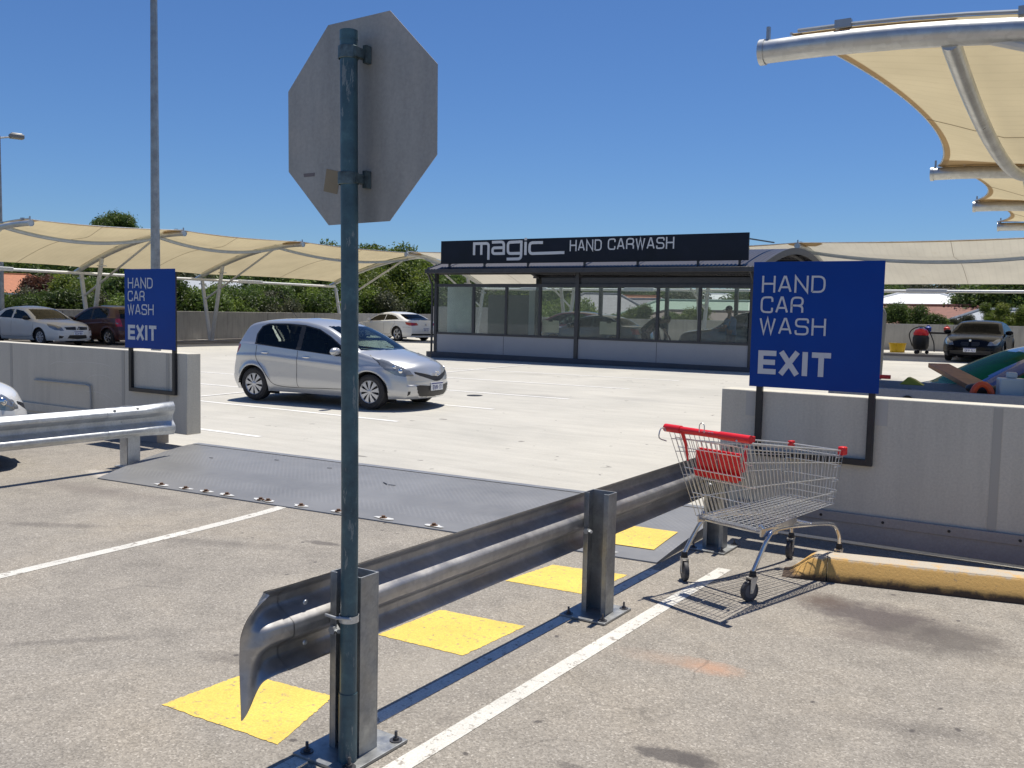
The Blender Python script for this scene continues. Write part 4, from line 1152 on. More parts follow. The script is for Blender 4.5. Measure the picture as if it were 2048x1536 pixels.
# ---- specifications -------------------------------------------------------
def hatch_spec():
    S=dict(W=.848,fa=1.255,ra=-1.255,wr=.300,tum=.36,res=1.15,rim=.195,tw=.18,paint='paint_silver')
    S['front']=[(1.83,.19),(1.88,.26),(1.90,.36),(1.905,.46),(1.89,.56),(1.865,.64),(1.80,.715),(1.62,.80),(1.35,.875),(1.10,.935),(.98,.97),(.80,1.075),(.50,1.235),(.22,1.355),(-.10,1.43),(-.42,1.462)]
    S['rear']=[(-1.74,.24),(-1.80,.32),(-1.825,.42),(-1.82,.56),(-1.79,.66),(-1.755,.76),(-1.72,.90),(-1.66,1.05),(-1.57,1.22),(-1.47,1.355),(-1.28,1.415),(-.95,1.447),(-.42,1.462)]
    S['belt']=[(-1.8,1.03),(-1.2,1.01),(.3,.925),(.95,.86),(1.4,.78),(1.9,.60)]
    S['crease']=[(-1.8,.80),(-1.0,.83),(.8,.72),(1.4,.70)]
    S['pf']=(1.15,.27,2.2); S['pr']=(-1.15,.17,2.2)
    S['bulge_f']=[(.19,.13),(.5,.165),(.68,.14),(.75,.09),(.92,.055),(1.0,.06),(1.36,.05),(1.46,.045)]
    S['bulge_r']=[(.24,.06),(.6,.07),(.9,.06),(1.3,.05),(1.46,.045)]
    S['uprightz']=.66
    S['side_parts']=[('side_window1',[(-1.20,1.035),(-.30,.955),(-.30,1.355),(-.60,1.385),(-1.02,1.375),(-1.14,1.335),(-1.22,1.20)]),
        ('side_window2',[(-.20,.95),(.66,.885),(.80,.905),(.62,1.03),(.38,1.18),(.12,1.30),(-.20,1.36)]),
        ('trim',[(-1.24,1.02),(.74,.865),(.86,.885),(.64,1.045),(.38,1.20),(.10,1.325),(-.22,1.385),(-.60,1.405),(-1.04,1.395),(-1.17,1.345),(-1.25,1.20)]),
        ('headlamp',[(1.36,.845),(1.46,.858),(1.60,.80),(1.81,.715),(1.95,.66),(1.95,.60),(1.84,.575),(1.70,.60),(1.52,.70),(1.42,.775)]),
        ('tail_lamp',[(-1.60,1.00),(-1.67,1.03),(-1.9,1.0),(-1.9,.80),(-1.76,.80),(-1.66,.88),(-1.60,.96)]),
        ('reverse_lamp',[(-1.9,.80),(-1.9,.66),(-1.80,.66),(-1.76,.80)])]
    S['front_parts']=[('windshield',(.985,1.375,.055)),
        ('headlamp',[(.50,.585),(.9,.56),(.9,.72),(.66,.72),(.54,.675)]),
        ('grille',[(0,.575),(.10,.575),(.20,.60),(.47,.655),(.475,.62),(.40,.585),(.20,.525),(.08,.49),(0,.485)]),
        ('air_intake',[(0,.40),(.42,.43),(.49,.42),(.45,.30),(.38,.235),(0,.215)]),
        ('fog_lamp',[(.585,.33),(.71,.32),(.70,.26),(.62,.245),(.585,.28)])]
    S['rear_parts']=[('rear_window',(1.02,1.34,.10)),('tail_lamp',[(.58,.80),(.9,.78),(.9,1.0),(.62,1.0)])]
    S['gaps']=[[(-.255,.935),(-.25,.7),(-.25,.36),(-.22,.30)],[(.98,.86),(.96,.6),(.90,.40),(.80,.325),(.2,.30),(-.22,.285),(-.6,.29),(-.80,.33),(-.90,.45),(-1.02,.60),(-1.14,.72),(-1.18,.83),(-1.18,1.0)],[(1.20,.92),(1.42,.80),(1.44,.76)]]
    S['handles']=[(-.06,.80+.03),(-.98,.875)]; S['handlemat']='chrome'
    S['mirror']=(.66,.90); S['plate_f']=(2.066,.395,'1DVR-171'); S['plate_r']=(-1.905,.55,'1DVR-171'); S['inner']=dict(seat=.05,fz=.30)
    return S
MAT['paint_silver']=mk_paint('silver_metallic_paint',(.50,.51,.52),.5,.32)
MAT['paint_white']=mk_paint('white_car_paint',(.74,.74,.72),0,.3)
MAT['paint_white_dusty']=mk_paint('dusty_white_car_paint',(.70,.69,.66),0,.35,.18)
MAT['paint_maroon']=mk_paint('maroon_car_paint',(.050,.008,.010),.15,.35,.05)
MAT['paint_black']=mk_paint('black_car_paint',(.004,.004,.005),.0,.25)
MAT['paint_blue']=mk_paint('blue_car_paint',(.015,.06,.26),.2,.25)
MAT['paint_teal']=mk_paint('dark_teal_car_paint',(.03,.07,.09),.2,.3)
MAT['paint_red']=mk_paint('red_car_paint',(.22,.05,.05),.2,.3)
MAT['paint_grey']=mk_paint('grey_car_paint',(.10,.12,.13),.3,.3)
def oval_badge(x,z,r=.06):
    def f(t,Y):
        b=MB()
        for rx,rz,dz in ((1,.68,0),(.36,.62,0),(.68,.26,.018)):
            b.tube([(x+.012,rx*r*math.cos(2*PI*i/24),z+dz+rz*r*math.sin(2*PI*i/24)) for i in range(24)],.0055,6,closed=True)
        b.build('badge','emblem',t)
    return f
def diamonds(x,z,r=.045):
    def f(t,Y):
        b=MB()
        for a in (90,210,330):
            A=math.radians(a); 
            P=[(0,0),(r*math.cos(A-.52)*.58,r*math.sin(A-.52)*.58),(r*math.cos(A),r*math.sin(A)),(r*math.cos(A+.52)*.58,r*math.sin(A+.52)*.58)]
            b.add([(x,p[0],z+p[1]) for p in P]+[(x+.006,p[0],z+p[1]) for p in P],[(4,5,6,7),(0,1,5,4),(1,2,6,5),(2,3,7,6),(3,0,4,7)])
        b.build('badge','black_plastic',t,smooth=False)
    return f
def lamp_cups(pts):
    def f(t,Y):
        for s in(-1,1):
            for (x,z,r) in pts:
                b=MB(); b.ell((x,s*(Y(x,z)-.012),z),(r*1.2,r*.55,r)); b.build('lamp_reflector','chrome',t)
    return f
def aerial(x,z):
    def f(t,Y):
        b=MB(); b.tube([(x,0,z),(x-.17,0,z+.20)],[.004,.002],6); b.lathe([(.018,0),(.01,.02),(0,.025)],10,(x,0,z)); b.build('aerial','black_plastic',t)
    return f
def wiper(x,z,lx,lz):
    def f(t,Y):
        b=MB(); b.tube([(x,.15,z),(x+lx*.5,-.2,z+lz*.5),(x+lx,-.5,z+lz)],.008,6); b.tube([(x+.02,.55,z-.015),(x+lx*.6,.05,z+lz)],.007,6); b.build('wiper','black_plastic',t)
    return f
S=hatch_spec(); S['extras']=[lamp_cups([(1.66,.725,.035),(1.76,.665,.042)]),oval_badge(2.052,.615,.062),aerial(-.95,1.485),wiper(1.045,.985,-.10,.05)]
A=Vector((-13.29,11.94)); B=Vector((-10.80,12.17)); ang=math.atan2(B.y-A.y,B.x-A.x)
mid=(A+B)/2+Vector((-math.sin(ang),math.cos(ang)))*.745
hz=(deckz(mid.x,mid.y))
o=car('parked_car','silver five door hatchback standing alone in the open bays of the concrete deck','car',S,(mid.x+.10,mid.y,hz),ang); o.scale=(1.04,1.03,1.02)

def sedan_spec(paint='paint_white_dusty',res=.8):
    S=dict(W=.865,fa=1.30,ra=-1.30,wr=.310,tum=.42,res=res,rim=.20,paint=paint)
    S['front']=[(2.08,.19),(2.13,.28),(2.15,.40),(2.145,.52),(2.12,.62),(2.06,.70),(1.85,.77),(1.5,.84),(1.2,.885),(.98,.92),(.72,1.05),(.45,1.19),(.22,1.29),(-.05,1.345),(-.35,1.372)]
    S['rear']=[(-2.05,.24),(-2.13,.34),(-2.15,.5),(-2.13,.65),(-2.09,.80),(-2.04,.93),(-1.95,.975),(-1.65,.995),(-1.5,1.02),(-1.25,1.17),(-1.02,1.28),(-.75,1.345),(-.35,1.372)]
    S['belt']=[(-2.1,.95),(-1.0,.95),(.4,.90),(.98,.85),(1.5,.78),(2.1,.62)]
    S['pf']=(1.4,.24,2.0); S['pr']=(-1.4,.17,2.0)
    S['bulge_f']=[(.19,.14),(.5,.17),(.64,.15),(.75,.09),(.9,.05),(1.3,.05),(1.38,.045)]
    S['bulge_r']=[(.24,.08),(.6,.09),(.95,.07),(1.0,.045),(1.38,.045)]
    S['side_parts']=[('side_window1',[(-1.12,.985),(-.36,.965),(-.36,1.28),(-.62,1.285),(-.85,1.235)]),('side_window2',[(-.26,.96),(.62,.925),(.76,.945),(.45,1.12),(.18,1.23),(-.26,1.28)]),
       ('headlamp',[(1.62,.80),(1.80,.775),(2.3,.70),(2.3,.555),(2.0,.575),(1.80,.66)]),('tail_lamp',[(-1.9,.93),(-2.3,.92),(-2.3,.72),(-1.98,.72)])]
    S['front_parts']=[('windshield',(.935,1.30,.06)),('headlamp',[(.50,.55),(.95,.54),(.95,.72),(.56,.705)]),('grille',[(.06,.70),(.46,.68),(.42,.59),(.09,.575)]),('air_intake',[(0,.40),(.34,.40),(.40,.28),(0,.25)]),('fog_lamp',[(.52,.36),(.66,.38),(.68,.28),(.56,.28)])]
    S['rear_parts']=[('rear_window',(1.03,1.29,.12)),('tail_lamp',[(.52,.72),(.95,.70),(.95,.92),(.55,.91)])]
    S['gaps']=[[(-.31,.95),(-.31,.35)],[(.95,.86),(.92,.5),(.8,.33),(-.31,.30),(-.85,.32),(-.95,.6),(-1.15,.8),(-1.15,.96)]]
    S['handles']=[(-.12,.83),(-.98,.85)]; S['mirror']=(.64,.93); S['inner']=dict(seat=.1,fz=.28)
    return S
S=sedan_spec(); S['mirmat']='black_plastic'; S['plate_f']=(2.325,.47,'1CCW-984'); S['extras']=[diamonds(2.31,.635,.075)]
x,y=-33.75,19.75
car('parked_car','dusty white sedan facing right under the left shade canopy, three pointed badge on its nose','car',S,(x,y,deckz(x,y)),math.radians(4))
# maroon hatchback, tail towards us
S=hatch_spec(); S['paint']='paint_maroon'; S['res']=.8; S['W']=.855; S['spokes']=6; S['spw']=.45
S['rear_parts']=[('rear_window',(1.0,1.34,.10)),('tail_lamp',[(.56,.70),(.95,.70),(.95,1.0),(.60,1.0)])]
S['side_parts']=[p for p in S['side_parts'] if p[0]!='reverse_lamp' and p[0]!='tail_lamp']+[('reverse_lamp',[(-1.9,.85),(-1.9,.80),(-1.68,.80),(-1.68,.85)]),('tail_lamp',[(-1.64,1.0),(-1.9,1.0),(-1.9,.70),(-1.70,.70),(-1.66,.80)])]
S['extras']=[aerial(-1.0,1.485)]; S['plate_r']=(-1.93,.78,'1CX-418'); del S['plate_f']; S['handlemat']='paint_maroon'
x,y=-33.25,22.2
car('parked_car','dark maroon hatchback seen from its rear corner, parked beyond the dusty white sedan','car',S,(x,y,deckz(x,y)),math.radians(182))
# white coupe
def coupe_spec(paint,res=.8):
    S=dict(W=.925,fa=1.36,ra=-1.36,wr=.335,tum=.50,res=res,rim=.235,paint=paint,spokes=5,spw=.5)
    S['front']=[(2.18,.19),(2.24,.28),(2.26,.40),(2.25,.52),(2.21,.62),(2.12,.69),(1.85,.77),(1.5,.83),(1.2,.87),(1.0,.90),(.72,1.03),(.42,1.18),(.15,1.28),(-.15,1.325),(-.45,1.342)]
    S['rear']=[(-2.18,.27),(-2.26,.36),(-2.29,.5),(-2.28,.66),(-2.25,.80),(-2.20,.92),(-2.12,.955),(-1.95,.985),(-1.75,1.03),(-1.5,1.13),(-1.2,1.24),(-.85,1.315),(-.45,1.342)]
    S['belt']=[(-2.2,.93),(-1.2,.95),(.4,.90),(1.0,.84),(1.5,.78),(2.2,.62)]
    S['pf']=(1.45,.25,2.0); S['pr']=(-1.35,.19,2.0)
    S['bulge_f']=[(.19,.15),(.5,.18),(.64,.15),(.75,.09),(.9,.05),(1.3,.05),(1.38,.04)]
    S['bulge_r']=[(.27,.10),(.6,.12),(.93,.10),(.99,.055),(1.35,.045)]
    S['side_parts']=[('side_window1',[(-1.42,1.02),(-.42,.965),(-.42,1.25),(-.72,1.24),(-1.1,1.17)]),('side_window2',[(-.38,.96),(.60,.92),(.76,.935),(.45,1.10),(.15,1.21),(-.38,1.25)]),
       ('headlamp',[(1.70,.79),(1.86,.765),(2.4,.68),(2.4,.55),(2.05,.575),(1.85,.68)]),('tail_lamp',[(-1.88,.90),(-2.4,.87),(-2.4,.72),(-2.1,.74),(-1.94,.80)])]
    S['front_parts']=[('windshield',(.915,1.27,.06)),('headlamp',[(.50,.555),(.95,.54),(.95,.70),(.55,.685)]),('grille',[(.03,.68),(.30,.66),(.32,.60),(.26,.53),(.05,.52)]),('air_intake',[(0,.40),(.60,.38),(.62,.27),(0,.24)]),('fog_lamp',[(.68,.40),(.78,.40),(.78,.32),(.68,.32)])]
    S['rear_parts']=[('rear_window',(1.0,1.27,.10)),('tail_lamp',[(.42,.76),(.98,.70),(.98,.88),(.50,.87)]),('bumper_trim',[(0,.36),(.80,.36),(.76,.28),(0,.28)])]
    S['gaps']=[[(-.40,.95),(-.40,.36)],[(1.0,.85),(.95,.5),(.85,.34),(-.40,.31),(-.85,.33),(-.98,.6),(-1.2,.82),(-1.2,.96)],[(-1.75,.66),(-2.0,.665),(-2.2,.665)]]
    S['handles']=[(-.20,.82),(-1.02,.85)]; S['mirror']=(.66,.92); S['inner']=dict(seat=.05,fz=.26)
    return S
S=coupe_spec('paint_white'); S['glassr']='car_glass_dark'; S['plate_r']=(-2.415,.55,'1DRA-914'); S['extras']=[lambda t,Y:(MB().lathe([(0,-.012),(.05,-.012),(.055,0)],16,(-2.40,0,.78),'X')).build('badge','emblem',t)]
x,y=-29.5,35.2
car('parked_car','white coupe seen from its left rear corner between the pole and the car wash','car',S,(x,y,deckz(x,y)),math.radians(170))
S=coupe_spec('paint_black'); S['W']=.90; S['glass']='car_glass_dark'; S['plate_f']=(2.43,.40,'1DFP-153'); S['front_parts'][2]=('grille',[(.03,.67),(.27,.66),(.29,.60),(.24,.54),(.05,.53)])
S['extras']=[lambda t,Y:(MB().lathe([(0,.014),(.036,.012),(.04,0)],18,(2.385,0,.715),'X')).build('badge','emblem',t)]
x,y=-3.75,36.0
car('parked_car','black coupe facing the camera at the back of the deck, right of the large sign','car',S,(x,y,deckz(x,y)-.02),math.radians(-91))
# white hatch nose behind the left guardrail
S=hatch_spec(); S['paint']='paint_white'; S['extras']=[lamp_cups([(1.64,.73,.035),(1.75,.67,.042)])]; S['res']=1.1; S['plate_f']=(2.066,.395,'1CXR-714')
car('parked_car','white hatchback nose and headlamp showing behind the left guardrail','car',S,(-10.28,3.50,-.0),math.radians(70)); o_=[x for x in COL.objects if x.get('label','').startswith('white hatchback nose')][0]; o_.scale=(1.0,1.0,1.02)
# blue car with green glass behind the trailer
S=hatch_spec(); S['paint']='paint_blue'; S['glass']='car_glass_green'; S['res']=.9; S['extras']=[]; del S['plate_f']
car('parked_car','blue car with green tinted glass at the right edge behind the trailer','car',S,(-.62,12.1,-.02),math.radians(203))
# cars being washed
S=sedan_spec('paint_grey',.7); S['W']=.90; S['glass']='car_glass_dark'
S['front']=[(2.08,.25),(2.13,.35),(2.15,.5),(2.145,.62),(2.12,.75),(2.06,.85),(1.85,.93),(1.5,.98),(1.2,1.02),(.98,1.06),(.72,1.25),(.45,1.42),(.22,1.52),(-.05,1.58),(-.45,1.602)]
S['rear']=[(-2.05,.3),(-2.13,.4),(-2.15,.6),(-2.13,.8),(-2.10,1.0),(-2.05,1.15),(-1.98,1.3),(-1.9,1.42),(-1.80,1.50),(-1.6,1.555),(-1.3,1.585),(-.9,1.597),(-.45,1.602)]
S['belt']=[(-2.1,1.1),(.4,1.04),(.98,1.0),(2.1,.8)]
S['side_parts']=[('side_window1',[(-1.75,1.14),(-.96,1.12),(-.96,1.50),(-1.7,1.47)]),('side_window2',[(-.88,1.12),(-.1,1.10),(-.1,1.51),(-.88,1.52)]),('side_window3',[(-.02,1.10),(.78,1.06),(.48,1.30),(.2,1.45),(-.02,1.50)])]
S['front_parts']=[('windshield',(1.08,1.54,.06)),('headlamp',[(.50,.72),(.95,.70),(.95,.88),(.56,.87)]),('grille',[(0,.88),(.44,.86),(.40,.70),(0,.70)])]; S['rear_parts']=[('rear_window',(1.12,1.5,.12))]; S['mirror']=(.70,1.08)
car('parked_car','dark four wheel drive being washed inside the right half of the car wash','car',S,(-9.3,28.3,deckz(-9,28)+.02),math.radians(181))
S=sedan_spec('paint_teal',.6); S['glass']='car_glass_dark'
car('parked_car','dark blue car inside the car wash behind the left glass bays','car',S,(-16.4,31.4,deckz(-16,31)+.02),math.radians(178))
S=hatch_spec(); S['paint']='paint_red'; S['res']=.6; S['extras']=[]
car('parked_car','dull red hatchback just beyond the middle post of the car wash','car',S,(-20.0,35.6,deckz(-20,35.6)),math.radians(186))
# ================================================================= CAR WASH
BX0,BX1,BY,BF=-19.2,-8.35,24.95,.17
t=thing('car_wash','charcoal framed car wash building with glass screens and a curved ribbed roof','car wash',(-13.8,24.95,0))
def lb(): return MB()
ox,oy=-13.8,24.95
def X(x): return x-ox
b=MB(); b.bb(X(-19.35),X(-8.2),-.12,.10,-.2,.335); b.build('plinth',mk_concrete('plinth_concrete',(.085,.088,.10),.2,False,False,.1),t,bevel=.01)
b=MB(); b.bb(X(-8.55),X(-8.2),.10,.75,-.2,.345); b.bb(X(-8.42),X(-8.22),.3,1.8,.33,.93); b.build('side_panel','cw_panel',t,bevel=.01)
posts=[(-19.03,.10),(-13.65,.13),(-8.22,.13)]
for x,w in posts:
    b=MB(); b.bb(X(x)-w/2,X(x)+w/2,-.075,.055,.12,3.0); 
    b.tube([(X(x)+ (0),-.06,2.62),(X(x),-.42,3.0)],.03,8) if x!=-13.65 else None
    b.build('post','char_metal',t,bevel=.006)
b=MB(); b.tube(cr([(X(-19.15),-.09,.15),(X(-19.15),-.09,2.4),(X(-19.18),-.14,2.65),(X(-19.16),-.33,2.95),(X(-19.16),-.38,3.05)],5),.04,10); b.tube(cr([(X(-8.10),-.09,.15),(X(-8.10),-.09,2.4),(X(-8.08),-.14,2.65),(X(-8.0),-.33,2.95),(X(-8.0),-.36,3.05)],5),.04,10); b.build('downpipe','char_metal',t)
mx=[-18.98,-17.50,-16.23,-14.975,-13.65,-12.257,-11.01,-9.733,-8.285]
b=MB()
b.bb(X(mx[0]),X(mx[-1]),-.03,.03,.335,.93); b.build('lower_panel','cw_panel',t)
b=MB()
for x in (-16.3,-11.0): b.bb(X(x)-.006,X(x)+.006,-.033,-.030,.336,.925)
b.build('panel_joint','char_metal',t)
b=MB(); b.bb(X(mx[0]),X(mx[-1]),-.05,.05,.93,1.0); b.build('sill_rail','char_metal',t,bevel=.004)
b=MB(); b.bb(X(mx[0]),X(mx[-1]),-.05,.05,2.50,2.60); b.bb(X(mx[0]),X(-13.65),-.04,.04,2.90,3.0); b.bb(X(-14.95),X(-8.3),.0,.07,2.60,2.80); b.bb(X(-14.95),X(-8.3),-.05,.04,2.88,3.0)
b.build('head_beam','char_metal',t,bevel=.004)
for x in mx[1:-1]:
    if x!=-13.65: b=MB(); b.bb(X(x)-.045,X(x)+.045,-.04,.04,1.0,2.5); b.build('mullion','char_metal',t,bevel=.004)
for i in range(8):
    b=MB(); b.bb(X(mx[i])+.05,X(mx[i+1])-.05,-.004,.004,1.0,2.5); b.build('glass_pane','glass_cw',t,smooth=False)
# right end return with glass
b=MB(); b.bb(X(-8.28),X(-8.20),.06,3.2,.93,1.0); b.bb(X(-8.28),X(-8.20),.06,3.2,2.5,2.58); b.bb(X(-8.28),X(-8.20),1.8,1.88,.2,3.0); b.build('end_rail','char_metal',t,bevel=.004)
b=MB(); b.bb(X(-8.246),X(-8.238),.1,1.8,1.0,2.5); b.build('end_glass_pane','glass_cw',t,smooth=False)
# back frame
for x in (-19.0,-16.3,-13.6,-11.0,-8.25): b=MB(); b.bb(X(x)-.06,X(x)+.06,6.6,6.72,.1,2.95); b.build('back_post','char_metal',t)
b=MB(); b.bb(X(-19.0),X(-8.25),6.6,6.7,2.95,3.1); b.build('back_beam','char_metal',t)
# the frosted office cubicle at the left end
b=MB(); b.bb(X(-18.95),X(-17.95),.5,.56,.3,2.6); b.build('frosted_screen','frosted',t)
b=MB(); b.bb(X(-18.3),X(-16.4),2.0,2.06,.2,2.3); b.build('back_wall_panel',simple('dark_office_wall',(.13,.14,.14),.6,0,.1),t)
b=MB(); b.bb(X(-16.38),X(-16.15),1.6,1.66,.2,2.45); b.build('office_door',simple('office_door_white',(.62,.66,.64),.5),t)
b=MB(); b.bb(X(-16.12),X(-15.98),1.6,1.75,.3,2.85); b.build('office_jamb','char_metal',t)
for x in (-14.70,-12.68):
    e=MB(); e.bb(X(x)-.25,X(x)+.35,.12,.14,1.45,2.02) if False else e.bb(X(x)-.26,X(x)+.34,.12,.14,1.10,1.48)
    bo=e.build('notice_board',simple('cream_board',(.78,.72,.55),.6),t); e=MB(); e.bb(X(x)-.02,X(x)+.12,.10,.12,1.44,1.52)
    e.tube([(X(x)-.24,.11,1.51),(X(x)+.32,.11,1.51)],.008,6); e.build('board_clip','black_plastic',bo)
# gutter + fascia + curved corrugated roof
b=MB(); b.bb(X(-19.2),X(-7.95),-.46,-.33,2.93,3.06); b.build('gutter','char_metal',t,bevel=.008)
def roofz(y): # y measured from the front wall line
    u=(y+.40)/7.6; return 3.045+.73*math.sin(PI*min(1,max(0,u*.98+.01)))
b=MB(); P=[]
nx=520
for i in range(nx+1):
    x=-19.12+11.19*i/nx; c=.012*math.sin(2*PI*x/.115)
    P.append([(X(x),-.40+7.6*j/16,roofz(-.40+7.6*j/16)+c) for j in range(17)])
b.grid(P); b.build('ribbed_roof','roofcorr',t,ang=80)
for s in(-19.12,-7.93):
    b=MB(); P=[]
    for j in range(25):
        y=-.42+7.64*j/24; P.append([(X(s)-.02,y,roofz(y)+.03),(X(s)+.02,y,roofz(y)+.03),(X(s)+.02,y,roofz(y)-.16),(X(s)-.02,y,roofz(y)-.16),(X(s)-.02,y,roofz(y)+.03)])
    b.grid(P); b.build('barge_trim','char_metal',t)
b=MB()
for k in range(9):
    y=.0+ k*.85; b.bb(X(-19.4),X(-7.95),y-.03,y+.03,roofz(y)-.10,roofz(y)-.03)
for x in (-19.0,-13.65,-8.25):
    P=[(X(x),-.3+7.3*j/12,roofz(-.3+7.3*j/12)-.14) for j in range(13)]; b.tube(P,.05,6)
b.build('roof_purlin','char_metal',t)
b=MB(); b.bb(X(-19.3),X(-8.1),.1,6.5,.1,.17); b.build('floor_slab','cw_panel',t)
# rooftop sign board
s=thing('rooftop_sign','dark sign board reading magic HAND CARWASH above the car wash roof','sign',(-13.85,24.95,0))
sy=-.12
b=MB(); b.bb(X(-18.72),X(-8.30),sy-.03,sy+.03,3.25,4.0); b.build('board','navy_sign',s,smooth=False,bevel=.004)
for x in (-18.4,-17.0,-15.35,-13.35,-11.6,-9.75,-8.55):
    b=MB(); b.bb(X(x)-.03,X(x)+.03,sy+.0,sy+.05,3.08,3.25); b.bar((X(x),sy+.04,3.22),(X(x),sy+.75,3.62),.03,.03); b.build('bracket','char_metal',s)
b=MB(); b.bar((X(-8.4),sy+.04,3.85),(X(-8.4),2.4,3.92),.035,.035); b.build('stay_bar','char_metal',s)
b=MB(); k=3.40/780
def LP(px,py): # photographed logo traced in metres on the board
    yy=py+.031*(px-207); return (px-197)*k-17.42-ox, 3.535+(165-yy)*k
fn=lambda u,v,d:(u,sy-.031-d,v)
def stroke(pts,r=0,w=20): ribbon(b,rounded([LP(*p) for p in pts],[q*k for q in r] if r else 0),w*k,fn,.006+.0006*len(b.v)/60)
stroke([(207,168),(207,84),(336,80),(336,200)],[0,0,22,0]); stroke([(272,90),(272,165)])
stroke([(366,72),(470,68),(470,152),(372,155),(372,113),(462,110)],[0,26,0,18,18,0])
stroke([(620,66),(505,72),(507,152),(620,148)],[0,22,22,0]); stroke([(620,58),(620,188),(497,192)],[0,26,0])
stroke([(656,66),(656,160)]); stroke([(656,38),(656,56)])
stroke([(800,70),(690,73),(690,150),(976,138)],[0,26,26,0])
b.build('logo_lettering','letter',s,smooth=False)
b=MB(); text(b,'HAND',-13.845-ox,3.585,1.085,.335,.040,fn,gap=.32); b.build('lettering','letter',s,smooth=False); b=MB(); text(b,'CARWASH',-12.56-ox,3.60,2.10,.335,.040,fn,gap=.30); b.build('lettering','letter',s,smooth=False)

# ================================================================= SHADE CANOPIES
def canopy(name,label,org,ang,stations,backx,tipx,zs,sail,R=.10,vsag=.55,tipz=None,beam=True,near=False,colz=None,sleeves=(),ex=.92,tipo=None):
    """local u = from the columns out to the tips, v = along the row. stations: v positions of the rafters"""
    t=thing(name,label,'shade canopy',org,ang)
    L=tipx-backx
    def raf(u,k=0): # rafter height along its length
        w=(u-backx)/L; zt=(tipz[k] if tipz else 4.38); return 2.95+(zt-2.95)*math.sin(min(1,w)*PI/2*1.02)**ex
    for k,v in enumerate(stations):
        z0=zs[k]
        to=tipo[k] if tipo else 0
        b=MB(); b.tube([(backx+(L+to)*i/20,v,raf(backx+(L+to)*i/20,k)) for i in range(21)],R,16); rf=b.build('rafter','tube',t)
        b=MB(); b.lathe([(0,0),(R*1.12,0),(R*1.12,.05),(R,.05)],16,(tipx+to-.04,v,raf(tipx,k)),'X'); b.build('end_cap','tube',rf)
        b=MB(); b.box((tipx+to-.06,v,raf(tipx,k)+R+.06),(.03,.04,.12))
        for w in (.93,.75,.57,.40): 
            u=backx+L*w; b.box((u,v,raf(u,k)+R+.055),(.14,.07,.07))
        P=[(backx+L*(.05+.93*i/16),v,raf(backx+L*(.05+.93*i/16),k)+R+.05) for i in range(17)]
        b.tube(P,.016,6); b.build('sail_track','valley',rf)
        if colz is not False:
            b=MB(); b.tube([(0,v,z0),(-.55,v,2.85)],[.09,.085],12); b.build('column','tube_grey',t)
            b=MB(); b.tube([(.10,v,z0),(.85,v,raf(.85,k)-.05)],[.09,.085],12); b.build('column','tube_grey',t)
            b=MB(); b.tube([(-.36,v,2.0),(tipx-1.75,v,raf(tipx-1.75,k)-.06)],.045,10); b.build('brace','tube_grey',t)
            b=MB(); b.box((.05,v,z0+.01),(.5,.35,.03)); b.box((.85,v,raf(.85,k)-.35),(.22,.3,.04)); b.box((-.53,v,2.72),(.2,.26,.05)); b.build('base_flange','tube_grey',t)
    if beam:
        b=MB(); b.tube([(-.55,stations[0],2.92),(-.55,stations[-1],2.92)],.06,12); b.build('tie_beam','white_paint',t)
        for v in sleeves:
            b=MB(); b.box((-.55,v,2.93),(.20,1.5,.16)); b.build('light_fitting','white_paint',t,bevel=.02)
    ux=tipx-1.45
    for k in range(len(stations)-1):
        v0,v1=stations[k],stations[k+1]; D=v1-v0; sg=vsag
        nu,nv=22,26; P=[]; 
        for i in range(nv+1):
            s=i/nv; v=v0+D*s; bow=4*s*(1-s); row=[]
            ue=tipx-.10-.48*bow**.85; ub=backx+.25+.55*bow
            for j in range(nu+1):
                w=j/nu; u=ub+(ue-ub)*w
                zr=raf(u,k)*(1-s)+raf(u,k+1)*s
                sag=sg*(.25+.75*math.exp(-((u-ux)/1.5)**2)) if u<ux else sg*(1-.92*min(1,(u-ux)/max(.3,(ue-ux))))
                row.append((u,v,zr+R+.03-sag*bow-.10*bow*(1-w)))
            P.append(row)
        b=MB(); b.grid(P); sl=b.build('sail',sail,t,ang=80)
        b=MB(); b.grid([[Vector(r[-1])+Vector((0,0,-.006)),Vector(r[-2])*.28+Vector(r[-1])*.72+Vector((0,0,-.006))] for r in P]); b.build('sail_hem','sail_hem',sl)
        b=MB(); b.tube([(r[-1][0]+.0,r[-1][1],r[-1][2]) for r in P],.014,6); b.build('edge_cable','galv_light',sl)
        b=MB(); 
        for s in (.5,):
            i=int(s*nv); b.tube([Vector(p)+Vector((0,0,-.008)) for p in P[i]],.004 if near else .007,4)
        b.build('seam','seam',sl)
        for (ii,dd) in ((0,1),(nv,-1)):
            b=MB(); q=P[ii]; q1=P[ii+dd]; q2=P[ii+2*dd]
            b.grid([[Vector(a)+Vector((0,0,-.010)) for a in q[-5:]],[Vector(a)+Vector((0,0,-.010)) for a in q1[-4:]+q1[-1:]],[Vector(a)+Vector((0,0,-.010)) for a in q2[-2:]+q2[-1:]*3]]); b.build('corner_patch','sail_hem',sl)
        b=MB(); pts=[]
        for i in range(31):
            s=i/30; bow=4*s*(1-s); v=v0+D*s; zr=raf(ux,k)*(1-s)+raf(ux,k+1)*s; pts.append((ux,v,zr-R*.6-sg*bow*1.0-.04*bow))
        b.tube(pts,R*.75 if near else R*.68,14); b.build('valley_tube','tube' if near else 'valley',t)
    return t
PI2=PI/2
canopy('shade_canopy','long row of cream shade sails on grey V columns along the left parapet',(-35.05,0,0),0,[16.85,22.7,28.75,37.6],-.95,5.95,[deckz(-35,y) for y in (16.85,22.7,28.75,37.6)],'sail',.095,.30,[4.2,4.36,4.40,4.46],sleeves=(19.1,31.6))
